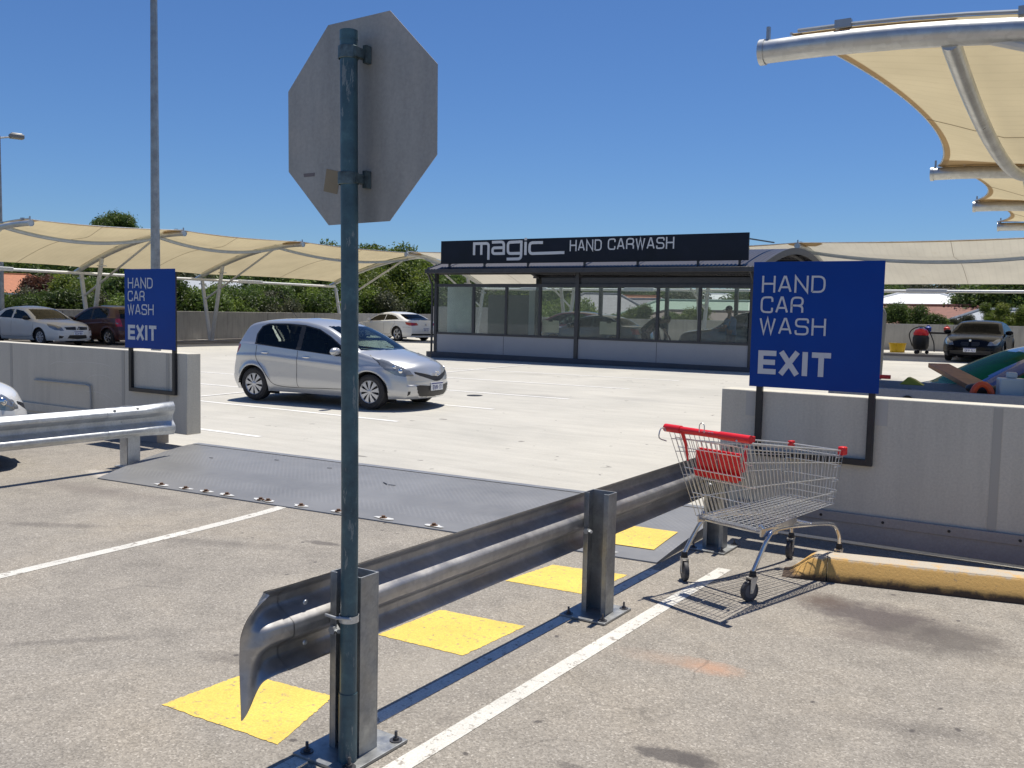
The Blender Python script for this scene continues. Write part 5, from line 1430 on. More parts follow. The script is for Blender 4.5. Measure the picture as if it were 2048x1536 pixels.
canopy('shade_canopy','near row of cream shade sails on thick galvanised tubes reaching in from the right edge',(4.4,0,0),PI,[-8.72,-17.44,-22.6,-27.4],-.95,7.12,[0]*4,'sail',.105,.27,[4.14,4.2,4.2,4.2],near=True,sleeves=(-20,),ex=1.35,tipo=[.17,0,-.08,-.12])
canopy('shade_canopy','pale shade sail row spanning the back of the deck behind the car wash',(0,39.6,0),-PI2,[-27.6,-22.2,-15.3,-9.6,.3,6],-.75,5.8,[deckz(x,39.6) for x in (-27.6,-22.2,-15.3,-9.6,.3,6)],'sail_pale',.095,.42,[4.3,4.3,4.3,4.32,4.40,4.3],sleeves=(-18.7,-6.2,-24.5))
# ================================================================= PARAPETS, POLES, YARD THINGS
def wallseg(name,label,pts,th=.2,mat='parapet',joints=True):
    c=Vector(pts[0][:2]); t=thing(name,label,'wall',(c.x,c.y,0)); b=MB(); j=MB()
    for (x0,y0,h0),(x1,y1,h1) in zip(pts,pts[1:]):
        d=Vector((x1-x0,y1-y0)); L=d.length; d.normalize(); n=Vector((-d.y,d.x))*th
        z0,z1=deckz(x0,y0)-.4,deckz(x1,y1)-.4
        q=[Vector((x0,y0))-c,Vector((x1,y1))-c,Vector((x1,y1))-c+n,Vector((x0,y0))-c+n]
        vs=[(q[0].x,q[0].y,z0),(q[1].x,q[1].y,z1),(q[2].x,q[2].y,z1),(q[3].x,q[3].y,z0),(q[0].x,q[0].y,h0),(q[1].x,q[1].y,h1),(q[2].x,q[2].y,h1),(q[3].x,q[3].y,h0)]
        b.add(vs,[(0,3,2,1),(4,5,6,7),(0,1,5,4),(1,2,6,5),(2,3,7,6),(3,0,4,7)])
        k=int(L/2.4)
        for i in range(1,k):
            p=Vector((x0,y0))+d*(L*i/k)-c-Vector((-d.y,d.x))*.003; h=h0+(h1-h0)*i/k
            j.bar((p.x-d.x*.01,p.y-d.y*.01,h/2+.2),(p.x+d.x*.01,p.y+d.y*.01,h/2+.2),.006,h-.5)
    b.build('wall_panel',mat,t,smooth=False,bevel=.01)
    if j.v: j.build('panel_joint',simple('dark_joint',(.12,.12,.11),.9),t,smooth=False)
    return t
wallseg('parapet_wall','left parapet wall of weathered concrete behind the parked sedan and maroon hatchback',[(-37.4,7.3,1.40),(-36.25,30.1,1.44),(-34.6,41.6,1.50)])
wallseg('parapet_wall','back parapet wall of weathered concrete seen through the car wash glass',[(-31.85,41.9,1.50),(-8,41.6,1.60),(8,41.3,1.66)])
wallseg('parapet_wall','short back length of parapet behind the white coupe',[(-34.6,41.75,1.50),(-31.9,41.75,1.55)])
wallseg('high_wall','taller pale wall end just left of the car wash',[(-31.85,41.3,1.97),(-27.5,41.2,1.97)],.25,'cw_panel')
def lamp(x,y,h,r0,r1,arms,label):
    t=thing('light_pole',label,'light pole',(x,y,deckz(x,y)))
    b=MB(); b.tube([(0,0,0),(0,0,h*.5),(0,0,h)],[r0,(r0+r1)/2,r1],8); b.build('pole','galv',t,ang=20)
    b=MB(); b.box((0,0,.02),(.5,.5,.04)); b.lathe([(r0*1.25,0),(r0*1.25,.3),(r0,.32)],8); b.build('base','galv_light',t)
    for (dx,dy) in arms:
        d=Vector((dx,dy,0)).normalized(); R=Matrix.Rotation(math.atan2(d.y,d.x),3,'Z')
        b=MB(); b.tube([Vector((0,0,h-.08)),d*.45+Vector((0,0,h+.02))],.035,8); ar=b.build('arm','galv_light',t)
        b=MB(); c=d*.62+Vector((0,0,h+.05)); b.box(c,(.52,.34,.16),R=R); b.box(c+Vector((0,0,.10)),(.40,.26,.06),R=R); hd=b.build('lamp_head',simple('lamp_housing',(.22,.22,.22),.5,.3),t,bevel=.03)
        b=MB(); b.box(c+Vector((0,0,-.083)),(.42,.28,.01),R=R); b.build('lens',simple('lamp_lens',(.5,.5,.48),.2),hd)
    return t
lamp(-18.5,13.63,8.9,.115,.075,[(1,0),(-1,0)],'tall galvanised light pole rising behind the left blue sign')
lamp(-36.75,20.05,7.95,.10,.06,[(.35,1.0)],'light pole with one visible lamp head at the left picture edge')

# curved hose post
t=thing('hose_post','grey steel post with a bent top standing right of the large sign','post',(-4.86,25.0,deckz(-4.86,25)))
b=MB(); b.tube(cr([(0,0,0),(.02,0,.8),(.04,0,1.45),(.02,0,1.68),(-.10,0,1.80),(-.25,0,1.82)],5),.055,12); b.build('post_tube',simple('dark_grey_post',(.16,.165,.17),.5),t); b=MB(); b.box((0,0,.02),(.3,.3,.04)); b.build('base_plate','galv_light',t)
# yellow tubs
for i,(px) in enumerate((1789,1800)):
    p=atY(px,701,39.4)
    b=MB(); b.lathe([(0,.0),(.17,0),(.22,.34),(.235,.34),(.235,.37),(.2,.37),(.165,.03)],16); o=b.build('yellow_tub',simple('yellow_plastic',(.72,.46,.02),.4,0,.1),None,loc=(p.x,p.y,deckz(p.x,p.y)))
    tag(o,('left' if i==0 else 'right')+' one of two yellow plastic tubs by the back wall','tub','yellow tubs by the back wall')
# red and black pressure washer
p=atY(1840,707,38.8); x,y=p.x,p.y
t=thing('pressure_washer','red and black wheeled cleaning machine by the back wall left of the black coupe','cleaning machine',(x,y,deckz(x,y)))
b=MB(); b.lathe([(0,.16),(.24,.16),(.30,.3),(.30,.62),(.26,.72),(0,.72)],16); b.build('drum','black_plastic',t)
b=MB(); b.lathe([(.27,.72),(.28,.80),(.22,.92),(.10,.98),(0,.99)],16); b.build('lid','red_plastic',t)
b=MB(); b.lathe([(0,.985),(.10,.985),(.09,1.04),(0,1.06)],12); b.build('motor_cap','chrome',t)
b=MB(); b.tube(cr([(-.3,0,.3),(-.42,0,.75),(-.2,-.1,1.0),(.2,-.1,1.0),(.45,0,.5),(.5,0,.1)],5),.02,8); b.build('hose','black_plastic',t)
for a in (0,2.1,4.2):
    b=MB(); b.lathe([(0,-.02),(.07,-.02),(.07,.02),(0,.02)],12,(.24*math.cos(a),.24*math.sin(a),.07),'Y'); b.build('wheel','rubber',t)
p=atY(1259,668,36.5)
b=MB(); b.box((0,0,.22),(.62,.42,.44)); b.box((0,0,.45),(.68,.48,.05)); o=b.build('storage_tub',simple('orange_plastic',(.60,.20,.04),.5,0,.1),None,bevel=.02,loc=(p.x,36.5,deckz(p.x,36.5)+.35)); tag(o,'orange storage tub seen low through the car wash glass','tub')
b=MB(); b.box((0,0,-.18),(.9,.6,.34)); o=b.build('low_bench','cw_panel',None,bevel=.01,loc=(p.x,36.5,deckz(p.x,36.5)+.345)); tag(o,'low grey bench under the orange storage tub','bench')
for i,px in enumerate((1243,1297)):
    p=atY(px,668,35.0); b=MB(); b.lathe([(0,0),(.28,0),(.30,.3),(.28,.85),(.24,.88),(0,.88)],18); o=b.build('barrel',simple('dark_barrel',(.03,.05,.09),.4),None,loc=(p.x,35.0,deckz(p.x,35))); tag(o,('left' if i==0 else 'right')+' dark blue barrel seen low through the car wash glass','barrel')
# work bench against the back wall
p=atY(1868,700,39.6); x,y=p.x,p.y
t=thing('work_table','dark work table with cleaning gear against the back wall beside the red machine','table',(x,y,deckz(x,y)))
b=MB(); b.box((0,0,.80),(1.1,.5,.08)); b.build('table_top','black_plastic',t,bevel=.01)
for sx in(-.5,.5):
    for sy in(-.2,.2):
        b=MB(); b.bb(sx-.02,sx+.02,sy-.02,sy+.02,0,.77); b.build('leg','black_plastic',t)
for i,(dx,cname,cl) in enumerate(((-.25,'blue',(.02,.06,.35)),(.42,'red',(.5,.03,.02)))):
    b=MB(); b.lathe([(0,0),(.11,0),(.12,.16),(.05,.20),(.04,.25),(0,.25)],12); o=b.build('spray_can',simple(cname+'_can',cl,.4),None,loc=(x+dx,y,deckz(x,y)+.845)); tag(o,cname+' container standing on the dark work table','container')

# flatbed trailer behind the right barrier wall
t=thing('trailer','low aluminium sided trailer behind the right barrier wall, its tray filled with odds and ends','trailer',(-.3,9.1,-.08))
z=1.16
b=MB(); b.bb(-1.75,3.2,-.58,-.545,.80,z); n_=b.build('side_board','cw_panel',t,bevel=.005)
b=MB(); b.bb(-1.75,3.2,.60,.635,.80,z); b.build('side_board','cw_panel',t,bevel=.005)
b=MB(); b.bb(-1.785,-1.75,-.58,.635,.80,z); b.build('end_board','cw_panel',t,bevel=.005)
b=MB(); b.bb(-1.75,3.2,-.545,.60,.74,.80); b.build('tray_floor',simple('tray_floor',(.20,.17,.14),.8,0,.3,4),t)
b=MB()
for x in (-1.12,.62): b.lathe([(0,-.012),(.05,-.012),(.05,0)],18,(x,-.58,1.06),'Y')
for x in (-1.3,-.2): b.lathe([(0,-.012),(.05,-.012),(.05,0)],14,(x,.60,1.04),'Y')
b.build('latch_hole','black_plastic',t)
b=MB(); b.bb(-1.6,3.1,-.35,.4,.62,.735); b.build('chassis','black_plastic',t)
for s in(-1,1):
    b=MB(); b.lathe([(.0,-.09),(.2,-.09),(.30,-.085),(.33,-.05),(.33,.05),(.30,.085),(.2,.09),(0,.09)],28,(.8,s*.50,.33),'Y'); w=b.build('wheel','rubber',t); b=MB(); b.lathe([(0,s*.095),(.18,s*.095)],18,(.8,s*.5,.33),'Y'); b.build('rim','hubcap',w)
def loose(nm,lab,cat,mb,mat,loc,rz=0,bev=.004,R=None):
    o=mb.build(nm,mat,None,bevel=bev,loc=loc,rz=rz); return tag(o,lab,cat)
A=atY(1877,731,10.4); B_=atY(1972,782,8.85)
b=MB(); b.bar((0,0,0),B_-A,.20,.045); loose('timber_plank','brown timber plank leaning out of the trailer towards the black coupe','plank',b,'timber',A)
b=MB(); P=[(.075*math.cos(.3+2.6*i/10),0,.115*math.sin(.3+2.6*i/10)) for i in range(11)]; b.tube(P,.026,10); o=loose('cable_loop','orange looped strap lying on the trailer edge under the plank','strap',b,simple('orange_red_plastic',(.62,.08,.02),.45),(-.86,8.62,1.04),.3,0)
b=MB(); b.ell((0,0,0),(.12,.08,.05)); b.ell((.13,.03,-.01),(.08,.07,.045)); loose('black_bag','black bag lying in the trailer beside the orange strap','bag',b,'black_plastic',(-.90,8.88,1.10),0,0)
b=MB(); b.prism([(-.10,-.07),(.10,-.07),(.10,.07),(-.10,.07)],0,.24); b.prism([(-.04,-.03),(.04,-.03),(.04,.03),(-.04,.03)],.24,.29); loose('plastic_bottle','translucent square plastic bottle standing in the trailer','bottle',b,simple('translucent_plastic',(.42,.50,.54),.3),(-.66,8.75,.97),.3,.012)
b=MB(); b.lathe([(0,0),(.045,0),(.045,.24),(.02,.27),(0,.28)],14); loose('black_bottle','black round bottle right of the translucent bottle','bottle',b,'black_plastic',(-.51,8.72,.98),0,0)
b=MB(); b.add([(0,0,0),(.20,0,0),(.20,.10,0),(0,.10,0),(.07,0,.07),(.12,.0,.05),(.12,.10,.05),(.07,.10,.07)],[(0,1,5,4),(1,2,6,5),(2,3,7,6),(3,0,4,7),(4,5,6,7),(3,2,1,0)]); loose('wheel_chock','yellow green wedge lying on the trailer edge right of the large sign','wedge',b,simple('lime_plastic',(.32,.34,.04),.5),(-1.55,8.85,1.10),0,.006)
b=MB(); b.bar((0,0,0),(.42,.02,0),.05,.035); loose('red_bar','thin red bar lying on the trailer edge beside the yellow green wedge','bar',b,'red_plastic',(-2.05,8.85,1.16),0)
b=MB(); b.add([(0,0,0),(.46,.02,.0),(.05,.04,.40)],[(0,1,2)]); b.add([(0,.004,0),(.46,.024,.0),(.05,.044,.40)],[(2,1,0)])
# ================================================================= PEOPLE
def person(label,loc,ang,J,head,mats,cap=False):
    t=thing('person',label,'person',loc,ang)
    bm=bmesh.new(); lay=bm.verts.layers.skin.verify(); vv={}
    for k,(p,r) in J['v'].items():
        v=bm.verts.new(p); v[lay].radius=(r,r) if not hasattr(r,'__len__') else r; vv[k]=v
    for a,c in J['e']: bm.edges.new((vv[a],vv[c]))
    vv['pelvis'][lay].use_root=True
    me=bpy.data.meshes.new('body'); bm.to_mesh(me); bm.free()
    o=bpy.data.objects.new('body',me); COL.objects.link(o); o.parent=t
    sk=o.modifiers.new('skin','SKIN'); sk.use_smooth_shade=True; sb=o.modifiers.new('sub','SUBSURF'); sb.levels=1; sb.render_levels=1
    me.materials.append(mats[0])
    hx=Vector(head); R=Matrix.Rotation(J.get('tilt',0),3,'Y')
    b=MB(); b.ell(hx,(.098,.078,.118),18,14,R); b.ell(hx+R@Vector((.098,0,-.015)),(.018,.013,.022),8,6,R)
    for s in(-1,1): b.ell(hx+R@Vector((-.005,.078*s,-.01)),(.02,.009,.03),8,6,R)
    h=b.build('head',mats[1],t)
    b=MB(); 
    for s in(-1,1): b.ell(hx+R@Vector((.088,.03*s,.012)),(.01,.013,.007),8,6,R)
    b.build('eyes','black_plastic',h); b=MB(); b.ell(hx+R@Vector((.085,0,-.062)),(.012,.025,.006),8,6,R); b.build('mouth',simple('lip',(.25,.09,.07),.5),h)
    b=MB()
    if cap:
        P=[]
        b.ell(hx+R@Vector((-.008,0,.045)),(.106,.088,.088),18,12,R); b.ell(hx+R@Vector((.10,0,.045)),(.085,.07,.010),16,6,R); b.build('cap',simple('black_cap',(.02,.02,.025),.7),h)
    else: b.ell(hx+R@Vector((-.025,0,.035)),(.098,.086,.098),18,12,R); b.build('hair',simple('dark_hair',(.02,.015,.012),.7),h)
    if 'tr' in J:
        b=MB()
        for P,rr in J['tr']: b.tube(cr(P,5),[rr[0]+(rr[1]-rr[0])*i/(len(cr(P,5))-1) for i in range(len(cr(P,5)))],12)
        b.build('trousers',mats[2],t)
        b=MB(); P,rr=J['shirt'][0]
        for P,rr in J['shirt']:
            k=cr([Vector(p) for p in P],5); R2=cr([Vector((q,0)) for q in rr],5); b.tube(k,[q.x for q in R2],14)
        b.build('shirt',mats[3],t)
        b=MB()
        for p in J['shoes']: b.ell(p,(.13,.05,.045),12,8)
        b.build('shoes','black_plastic',t)
    return t
skin=simple('skin',(.36,.20,.14),.55)
def hand(J,s,wr,base,d,up):
    """five fingers from the palm"""
    wr=Vector(wr); d=Vector(d).normalized(); u=Vector(up).normalized(); sd=d.cross(u)
    pk='palm%s'%s; J['v'][pk]=(wr+d*.06,.028); J['e'].append((base,pk))
    for i,(o,l) in enumerate(((-.03,.065),(-.01,.078),(.01,.074),(.03,.058))):
        a='f%d%s'%(i,s); J['v'][a]=(wr+d*.10+sd*o,.010); J['v'][a+'t']=(wr+d*(.10+l*.8)+sd*o-u*.02,.008); J['e']+= [(pk,a),(a,a+'t')]
    J['v']['th'+s]=(wr+d*.07+sd*-.05,.011); J['v']['tht'+s]=(wr+d*.10+sd*-.065,.009); J['e']+=[(pk,'th'+s),('th'+s,'tht'+s)]
fz=deckz(-11,27)+.0
J=dict(v={'pelvis':((0,0,.92),.15),'sp':((.18,0,1.10),.14),'ch':((.42,0,1.24),.15),'nk':((.60,0,1.30),.06),'hd':((.70,0,1.32),.07),
 'hl':((0,.1,.86),.10),'kl':((.05,.12,.48),.065),'al':((-.02,.12,.09),.042),'tl':((.12,.12,.03),.035),'hr':((0,-.1,.86),.10),'kr':((.12,-.12,.50),.065),'ar':((.05,-.12,.09),.042),'tr':((.18,-.12,.03),.035),
 'sl':((.45,.19,1.24),.06),'el':((.56,.24,.98),.042),'wl':((.72,.20,.80),.028),'sr':((.45,-.19,1.24),.06),'er':((.55,-.22,.98),.042),'wr':((.60,-.20,.76),.028)},
 e=[('pelvis','sp'),('sp','ch'),('ch','nk'),('nk','hd'),('pelvis','hl'),('hl','kl'),('kl','al'),('al','tl'),('pelvis','hr'),('hr','kr'),('kr','ar'),('ar','tr'),('ch','sl'),('sl','el'),('el','wl'),('ch','sr'),('sr','er'),('er','wr')],tilt=.9)
hand(J,'l',(.72,.20,.80),'wl',(.5,0,-.8),(.8,0,.5)); hand(J,'r',(.60,-.20,.76),'wr',(.2,0,-1),(1,0,0))
J['tr']=[([(0,.09,.90),(.05,.12,.5),(-.02,.12,.12)],(.125,.07)),([(0,-.09,.90),(.12,-.12,.5),(.05,-.12,.12)],(.125,.07))]
J['shirt']=[([(-.02,0,.92),(.18,0,1.11),(.42,0,1.25),(.56,0,1.30)],(.17,.165,.18,.08)),([(.44,.17,1.25),(.52,.22,1.06)],(.08,.065)),([(.44,-.17,1.25),(.51,-.21,1.06)],(.08,.065))]; J['shoes']=[(.06,.12,.045),(.13,-.12,.045)]
p=atY(1335,650,27.0)
person('person in black bending forward over the bonnet inside the car wash',(p.x-.75,27.0,deckz(p.x,27)+.02),0,J,(.745,0,1.335),[skin,skin,simple('black_trousers',(.02,.02,.022),.8),simple('black_shirt',(.02,.022,.028),.8)])
J=dict(v={'pelvis':((0,0,.95),.14),'sp':((.02,0,1.15),.13),'ch':((.04,0,1.38),.15),'nk':((.06,0,1.50),.055),'hd':((.08,0,1.58),.07),
 'hl':((0,.1,.88),.09),'kl':((.03,.11,.50),.06),'al':((-.02,.11,.09),.04),'tl':((.12,.11,.03),.035),'hr':((0,-.1,.88),.09),'kr':((.06,-.11,.50),.06),'ar':((.02,-.11,.09),.04),'tr':((.15,-.11,.03),.035),
 'sl':((.04,.20,1.40),.055),'el':((.12,.25,1.13),.04),'wl':((.33,.20,1.12),.028),'sr':((.04,-.20,1.40),.055),'er':((.10,-.25,1.12),.04),'wr':((.32,-.20,1.05),.028)},
 e=[('pelvis','sp'),('sp','ch'),('ch','nk'),('nk','hd'),('pelvis','hl'),('hl','kl'),('kl','al'),('al','tl'),('pelvis','hr'),('hr','kr'),('kr','ar'),('ar','tr'),('ch','sl'),('sl','el'),('el','wl'),('ch','sr'),('sr','er'),('er','wr')],tilt=.25)
hand(J,'l',(.33,.20,1.12),'wl',(1,0,0),(0,0,1)); hand(J,'r',(.32,-.20,1.05),'wr',(1,0,-.1),(0,0,1))
J['tr']=[([(0,.09,.95),(.03,.11,.5),(-.02,.11,.12)],(.12,.07)),([(0,-.09,.95),(.06,-.11,.5),(.02,-.11,.12)],(.12,.07))]
J['shirt']=[([(0,0,.92),(.02,0,1.15),(.04,0,1.36),(.05,0,1.47)],(.155,.15,.18,.08)),([(.04,.18,1.40),(.09,.23,1.22)],(.075,.06)),([(.04,-.18,1.40),(.08,-.23,1.22)],(.075,.06))]; J['shoes']=[(.05,.11,.045),(.08,-.11,.045)]
p=atY(1463,650,26.6)
person('person in a black cap and blue shirt standing beside the car inside the car wash',(p.x,26.6,deckz(p.x,26.6)+.02),PI,J,(.09,0,1.66),[skin,skin,simple('dark_blue_trousers',(.02,.03,.05),.8),simple('blue_shirt',(.06,.16,.34),.8)],True)

# ================================================================= HOUSES AND TREES BEYOND
MAT['tile_orange']=mk_rows('orange_roof_tiles',(.55,.20,.09),(.22,.08,.04),3.0)
MAT['tile_red']=mk_rows('red_brown_roof_tiles',(.27,.10,.07),(.12,.05,.04),3.0)
MAT['tile_grey']=mk_rows('grey_roof_tiles',(.36,.34,.36),(.12,.11,.12),2.6)
MAT['tile_brown']=mk_rows('brown_roof_tiles',(.20,.15,.13),(.10,.08,.07),3.0)
MAT['metal_white']=simple('white_metal_roof',(.78,.78,.76),.4,0,.05)
MAT['metal_green']=mk_rows('pale_green_metal_roof',(.36,.46,.36),(.28,.38,.30),2.5,0,.08)
MAT['metal_grey']=simple('grey_metal_roof',(.42,.44,.46),.45,0,.08)
MAT['brick']=mk_rows('brown_brick_wall',(.22,.16,.12),(.32,.28,.24),6.0,2,.25)
MAT['render']=simple('rendered_wall',(.52,.50,.46),.8,0,.08)
MAT['win']=simple('dark_window_glass',(.03,.035,.04),.08,0,.3)
def house(px,py,Y,w,d,eave,rise,roof,wall,label,rz=0,gable=False):
    """ridge centre appears at (px,py) at distance Y; eave/rise in metres below it"""
    p=atY(px,py,Y); zr=p.z; ze=zr-rise; zb=min(terrain(p.x,Y)-1,ze-eave)
    t=thing('house',label,'house',(p.x,Y,zb),rz); H_=ze-zb
    b=MB(); b.bb(-w/2,w/2,-d/2,d/2,0,H_); b.build('wall',wall,t,smooth=False)
    o=.5; r=d/2 if not gable else .0; r=min(r,w/2-.5)
    W2,D2=w/2+o,d/2+o; RX=W2-(D2 if not gable else 0)
    if RX<.3: RX=.3
    vs=[(-W2,-D2,H_),(W2,-D2,H_),(W2,D2,H_),(-W2,D2,H_),(-RX,0,H_+rise),(RX,0,H_+rise)]
    b=MB(); b.add(vs,[(0,1,5,4),(2,3,4,5),(1,2,5),(3,0,4),(0,3,2,1)]); rf=b.build('roof',roof,t,smooth=False)
    b=MB()
    for a,c in ((0,4),(1,5),(2,5),(3,4),(4,5)): b.tube([Vector(vs[a])+Vector((0,0,.03)),Vector(vs[c])+Vector((0,0,.03))],.11,6)
    b.build('ridge_cap',roof,rf)
    b=MB(); b.bb(-W2-.06,W2+.06,-D2-.08,-D2,H_-.14,H_+.08); b.bb(W2,W2+.08,-D2,D2,H_-.14,H_+.08); b.bb(-W2-.08,-W2,-D2,D2,H_-.14,H_+.08); b.build('gutter','white_paint',rf,smooth=False)
    n=max(2,int(w/4))
    for i in range(n):
        x=-w/2+w*(i+.5)/n; wz=max(.8,H_-2.0); f=MB(); f.bb(x-.85,x+.85,-d/2-.05,-d/2,wz-.05,wz+1.15); fr=f.build('window','white_paint',t,smooth=False)
        f=MB(); f.bb(x-.78,x-.02,-d/2-.07,-d/2-.052,wz+.02,wz+1.08); f.bb(x+.02,x+.78,-d/2-.07,-d/2-.052,wz+.02,wz+1.08); f.build('pane','win',fr,smooth=False)
    return t
R_=math.radians
house(20,548,62,13,9,3,2.4,'tile_orange','brick','house with a bright orange tiled roof at the far left edge under the sails',R_(60))
house(128,566,66,5,4,3,1.0,'tile_orange','brick','small orange roofed house behind the bushes left of the first blue sign',R_(50))
house(95,548,85,17,10,3,2.0,'tile_brown','brick','long brown roofed house behind the orange roofed ones',R_(50))
house(452,561,75,9,7,3,1.9,'metal_grey','render','pale grey roofed house between the V column and the bushes',R_(35),True)
house(505,562,92,10,7,3,2.2,'metal_grey','render','grey gabled house peeping over the bushes behind the hatchback',R_(35),True)
house(1203,588,72,13,10,3,3.0,'tile_grey','brick','grey tiled house seen in the pane right of the car wash middle post',R_(25))
house(1290,598,78,13,9,3,3.2,'tile_grey','brick','larger grey tiled house seen through the third car wash pane from the right',R_(-18))
house(1270,592,100,14,9,3,2.4,'tile_orange','brick','orange roofed house seen through the car wash between two grey roofs',R_(10))
house(1430,602,70,17,8,3,2.2,'metal_green','render','house with a pale green metal roof seen through the right car wash panes',R_(5))
house(1428,588,105,12,9,3,1.8,'metal_white','render','white roofed house above the green roof in the car wash panes',R_(10))
house(1445,624,60,14,6,3,1.2,'tile_brown','brick','low brown tiled roof just above the back parapet in the last pane',R_(0))
house(1840,587,95,12.5,9,5.5,1.6,'metal_white','render','two storey house with a brilliant white roof right of the large sign',R_(8))
house(1925,588,103,10,8,5,2.3,'metal_grey','render','grey roofed two storey house behind the white roofed one',R_(15))
house(1815,611,70,17,8,3,2.0,'tile_red','brick','house with a red brown tiled roof and white gutter behind the bushes',R_(-12))
house(2020,620,62,11,7,3,2.2,'metal_grey','render','grey roofed house at the right edge above the black coupe',R_(-35))
house(1925,607,80,3.6,3,2.5,1.2,'metal_white','white_paint','small white peaked canopy roof beside the red brown roof',R_(10))

# ---- foliage
MAT['leaf_dark']=mk_leaf('dark_green_leaves',(.042,.068,.015),(.09,.14,.028),(.18,.24,.05))
MAT['leaf_mid']=mk_leaf('mid_green_leaves',(.062,.095,.016),(.14,.20,.034),(.27,.32,.055))
MAT['leaf_lime']=mk_leaf('lime_green_leaves',(.07,.10,.014),(.15,.20,.03),(.28,.30,.05))
MAT['leaf_olive']=mk_leaf('olive_leaves',(.035,.045,.022),(.08,.09,.045),(.14,.14,.07))
MAT['leaf_red']=mk_leaf('red_brown_leaves',(.05,.02,.015),(.11,.045,.03),(.17,.09,.04))
MAT['bark']=simple('bark',(.10,.075,.055),.9,0,.3,5)
def crown_mesh(seed,rx,rz_,nb,nl,ls,flat=.0,gap=.5):
    """clumps of leaf-sized faces on the shells of several irregular lobes"""
    r=random.Random(seed); v=[];f=[]
    lobes=[]
    for i in range(nb):
        a=r.uniform(0,2*PI); q=math.sqrt(r.random())*rx*.72; z=r.uniform(-.55,.75)*rz_
        lobes.append((Vector((q*math.cos(a),q*math.sin(a),z)),rx*r.uniform(.24,.46)*(1-.25*abs(z)/rz_)))
    for i in range(nl):
        c,R0=r.choice(lobes)
        d=Vector((r.gauss(0,1),r.gauss(0,1),r.gauss(0,1)*.8+.25)).normalized(); rad=R0*(1-.55*r.random()**2.2)
        if r.random()<.06: rad*=1.22
        p=c+d*rad; 
        for k in range(r.randint(3,5)):
            o=p+Vector((r.gauss(0,.5),r.gauss(0,.5),r.gauss(0,.4)))*ls*1.6
            n=(d+Vector((r.gauss(0,.8),r.gauss(0,.8),r.gauss(0,.8)))).normalized(); u=n.orthogonal().normalized(); u=Matrix.Rotation(r.uniform(0,6.28),3,n)@u; w=n.cross(u)
            L=ls*r.uniform(.6,1.3); B=L*.42; s=len(v)
            v+=[tuple(o-u*L*.5),tuple(o+w*B*.5+n*L*.06),tuple(o+u*L*.5),tuple(o-w*B*.5+n*L*.06)]; f.append((s,s+1,s+2,s+3))
    me=bpy.data.meshes.new('crown'); me.from_pydata(v,[],f); return me,lobes
def make_tree(name,label,seed,h,rx,rz_,nb,nl,ls,leaf,group=None,trunkr=.16):
    t=thing(name,label,'tree' if 'tree' in name else 'bush',(0,0,0),0,group)
    me,lobes=crown_mesh(seed,rx,rz_,nb,nl,ls); me.materials.append(MAT[leaf]); o=bpy.data.objects.new('crown',me); COL.objects.link(o); o.parent=t; o.location=(0,0,h)
    b=MB(); r=random.Random(seed+9); b.tube(cr([(0,0,-.3),(.05,.03,h*.35),(-.04,.02,h*.7),(0,0,h)],4),[trunkr*(1.15-.75*i/12) for i in range(13)],8)
    b.build('trunk','bark',t); b=MB()
    for c,R0 in lobes[:8]: b.tube(cr([(0,0,-rz_*.9),(c.x*.35,c.y*.35,-rz_*.9+(rz_*.9+c.z)*.55),(c.x*.9,c.y*.9,c.z*.9)],3),[trunkr*.4*(1-.12*i) for i in range(7)],6)
    o=b.build('limbs','bark',t); o.location=(0,0,h); return t
def place(proto,x,y,z,s,rz,label,sz=None,leaf=None,first=[set()]):
    key=proto.name
    if key in first[0]: o=copy_tree(proto)
    else: first[0].add(key); o=proto
    o.location=(x,y,z); o.scale=(s,s,sz or s); o.rotation_euler=(0,0,rz); o['label']=label
    return o
T={}
T['bushA']=make_tree('bush','',11,2.0,2.2,1.7,16,5200,.20,'leaf_dark','bushes beyond the left parapet')
T['bushB']=make_tree('bush','',12,2.0,2.0,1.9,15,5200,.20,'leaf_mid','bushes beyond the left parapet')
T['bushC']=make_tree('bush','',13,2.0,2.1,1.8,13,4800,.22,'leaf_lime','bushes beyond the left parapet')
T['bushD']=make_tree('bush','',14,1.8,2.2,1.5,15,4800,.16,'leaf_olive','bushes beyond the left parapet')
T['treeA']=make_tree('leafy_tree','',21,5.5,3.2,2.6,20,8200,.24,'leaf_dark','trees beyond the deck',.2)
T['treeB']=make_tree('leafy_tree','',22,5.5,3.0,2.9,18,8200,.24,'leaf_mid','trees beyond the deck',.2)
T['treeC']=make_tree('leafy_tree','',23,5.5,3.4,2.4,22,7800,.26,'leaf_olive','trees beyond the deck',.2)
T['treeR']=make_tree('red_leaved_tree','',24,4.5,2.2,1.9,14,4200,.22,'leaf_red',None,.15)
rr=random.Random(42)
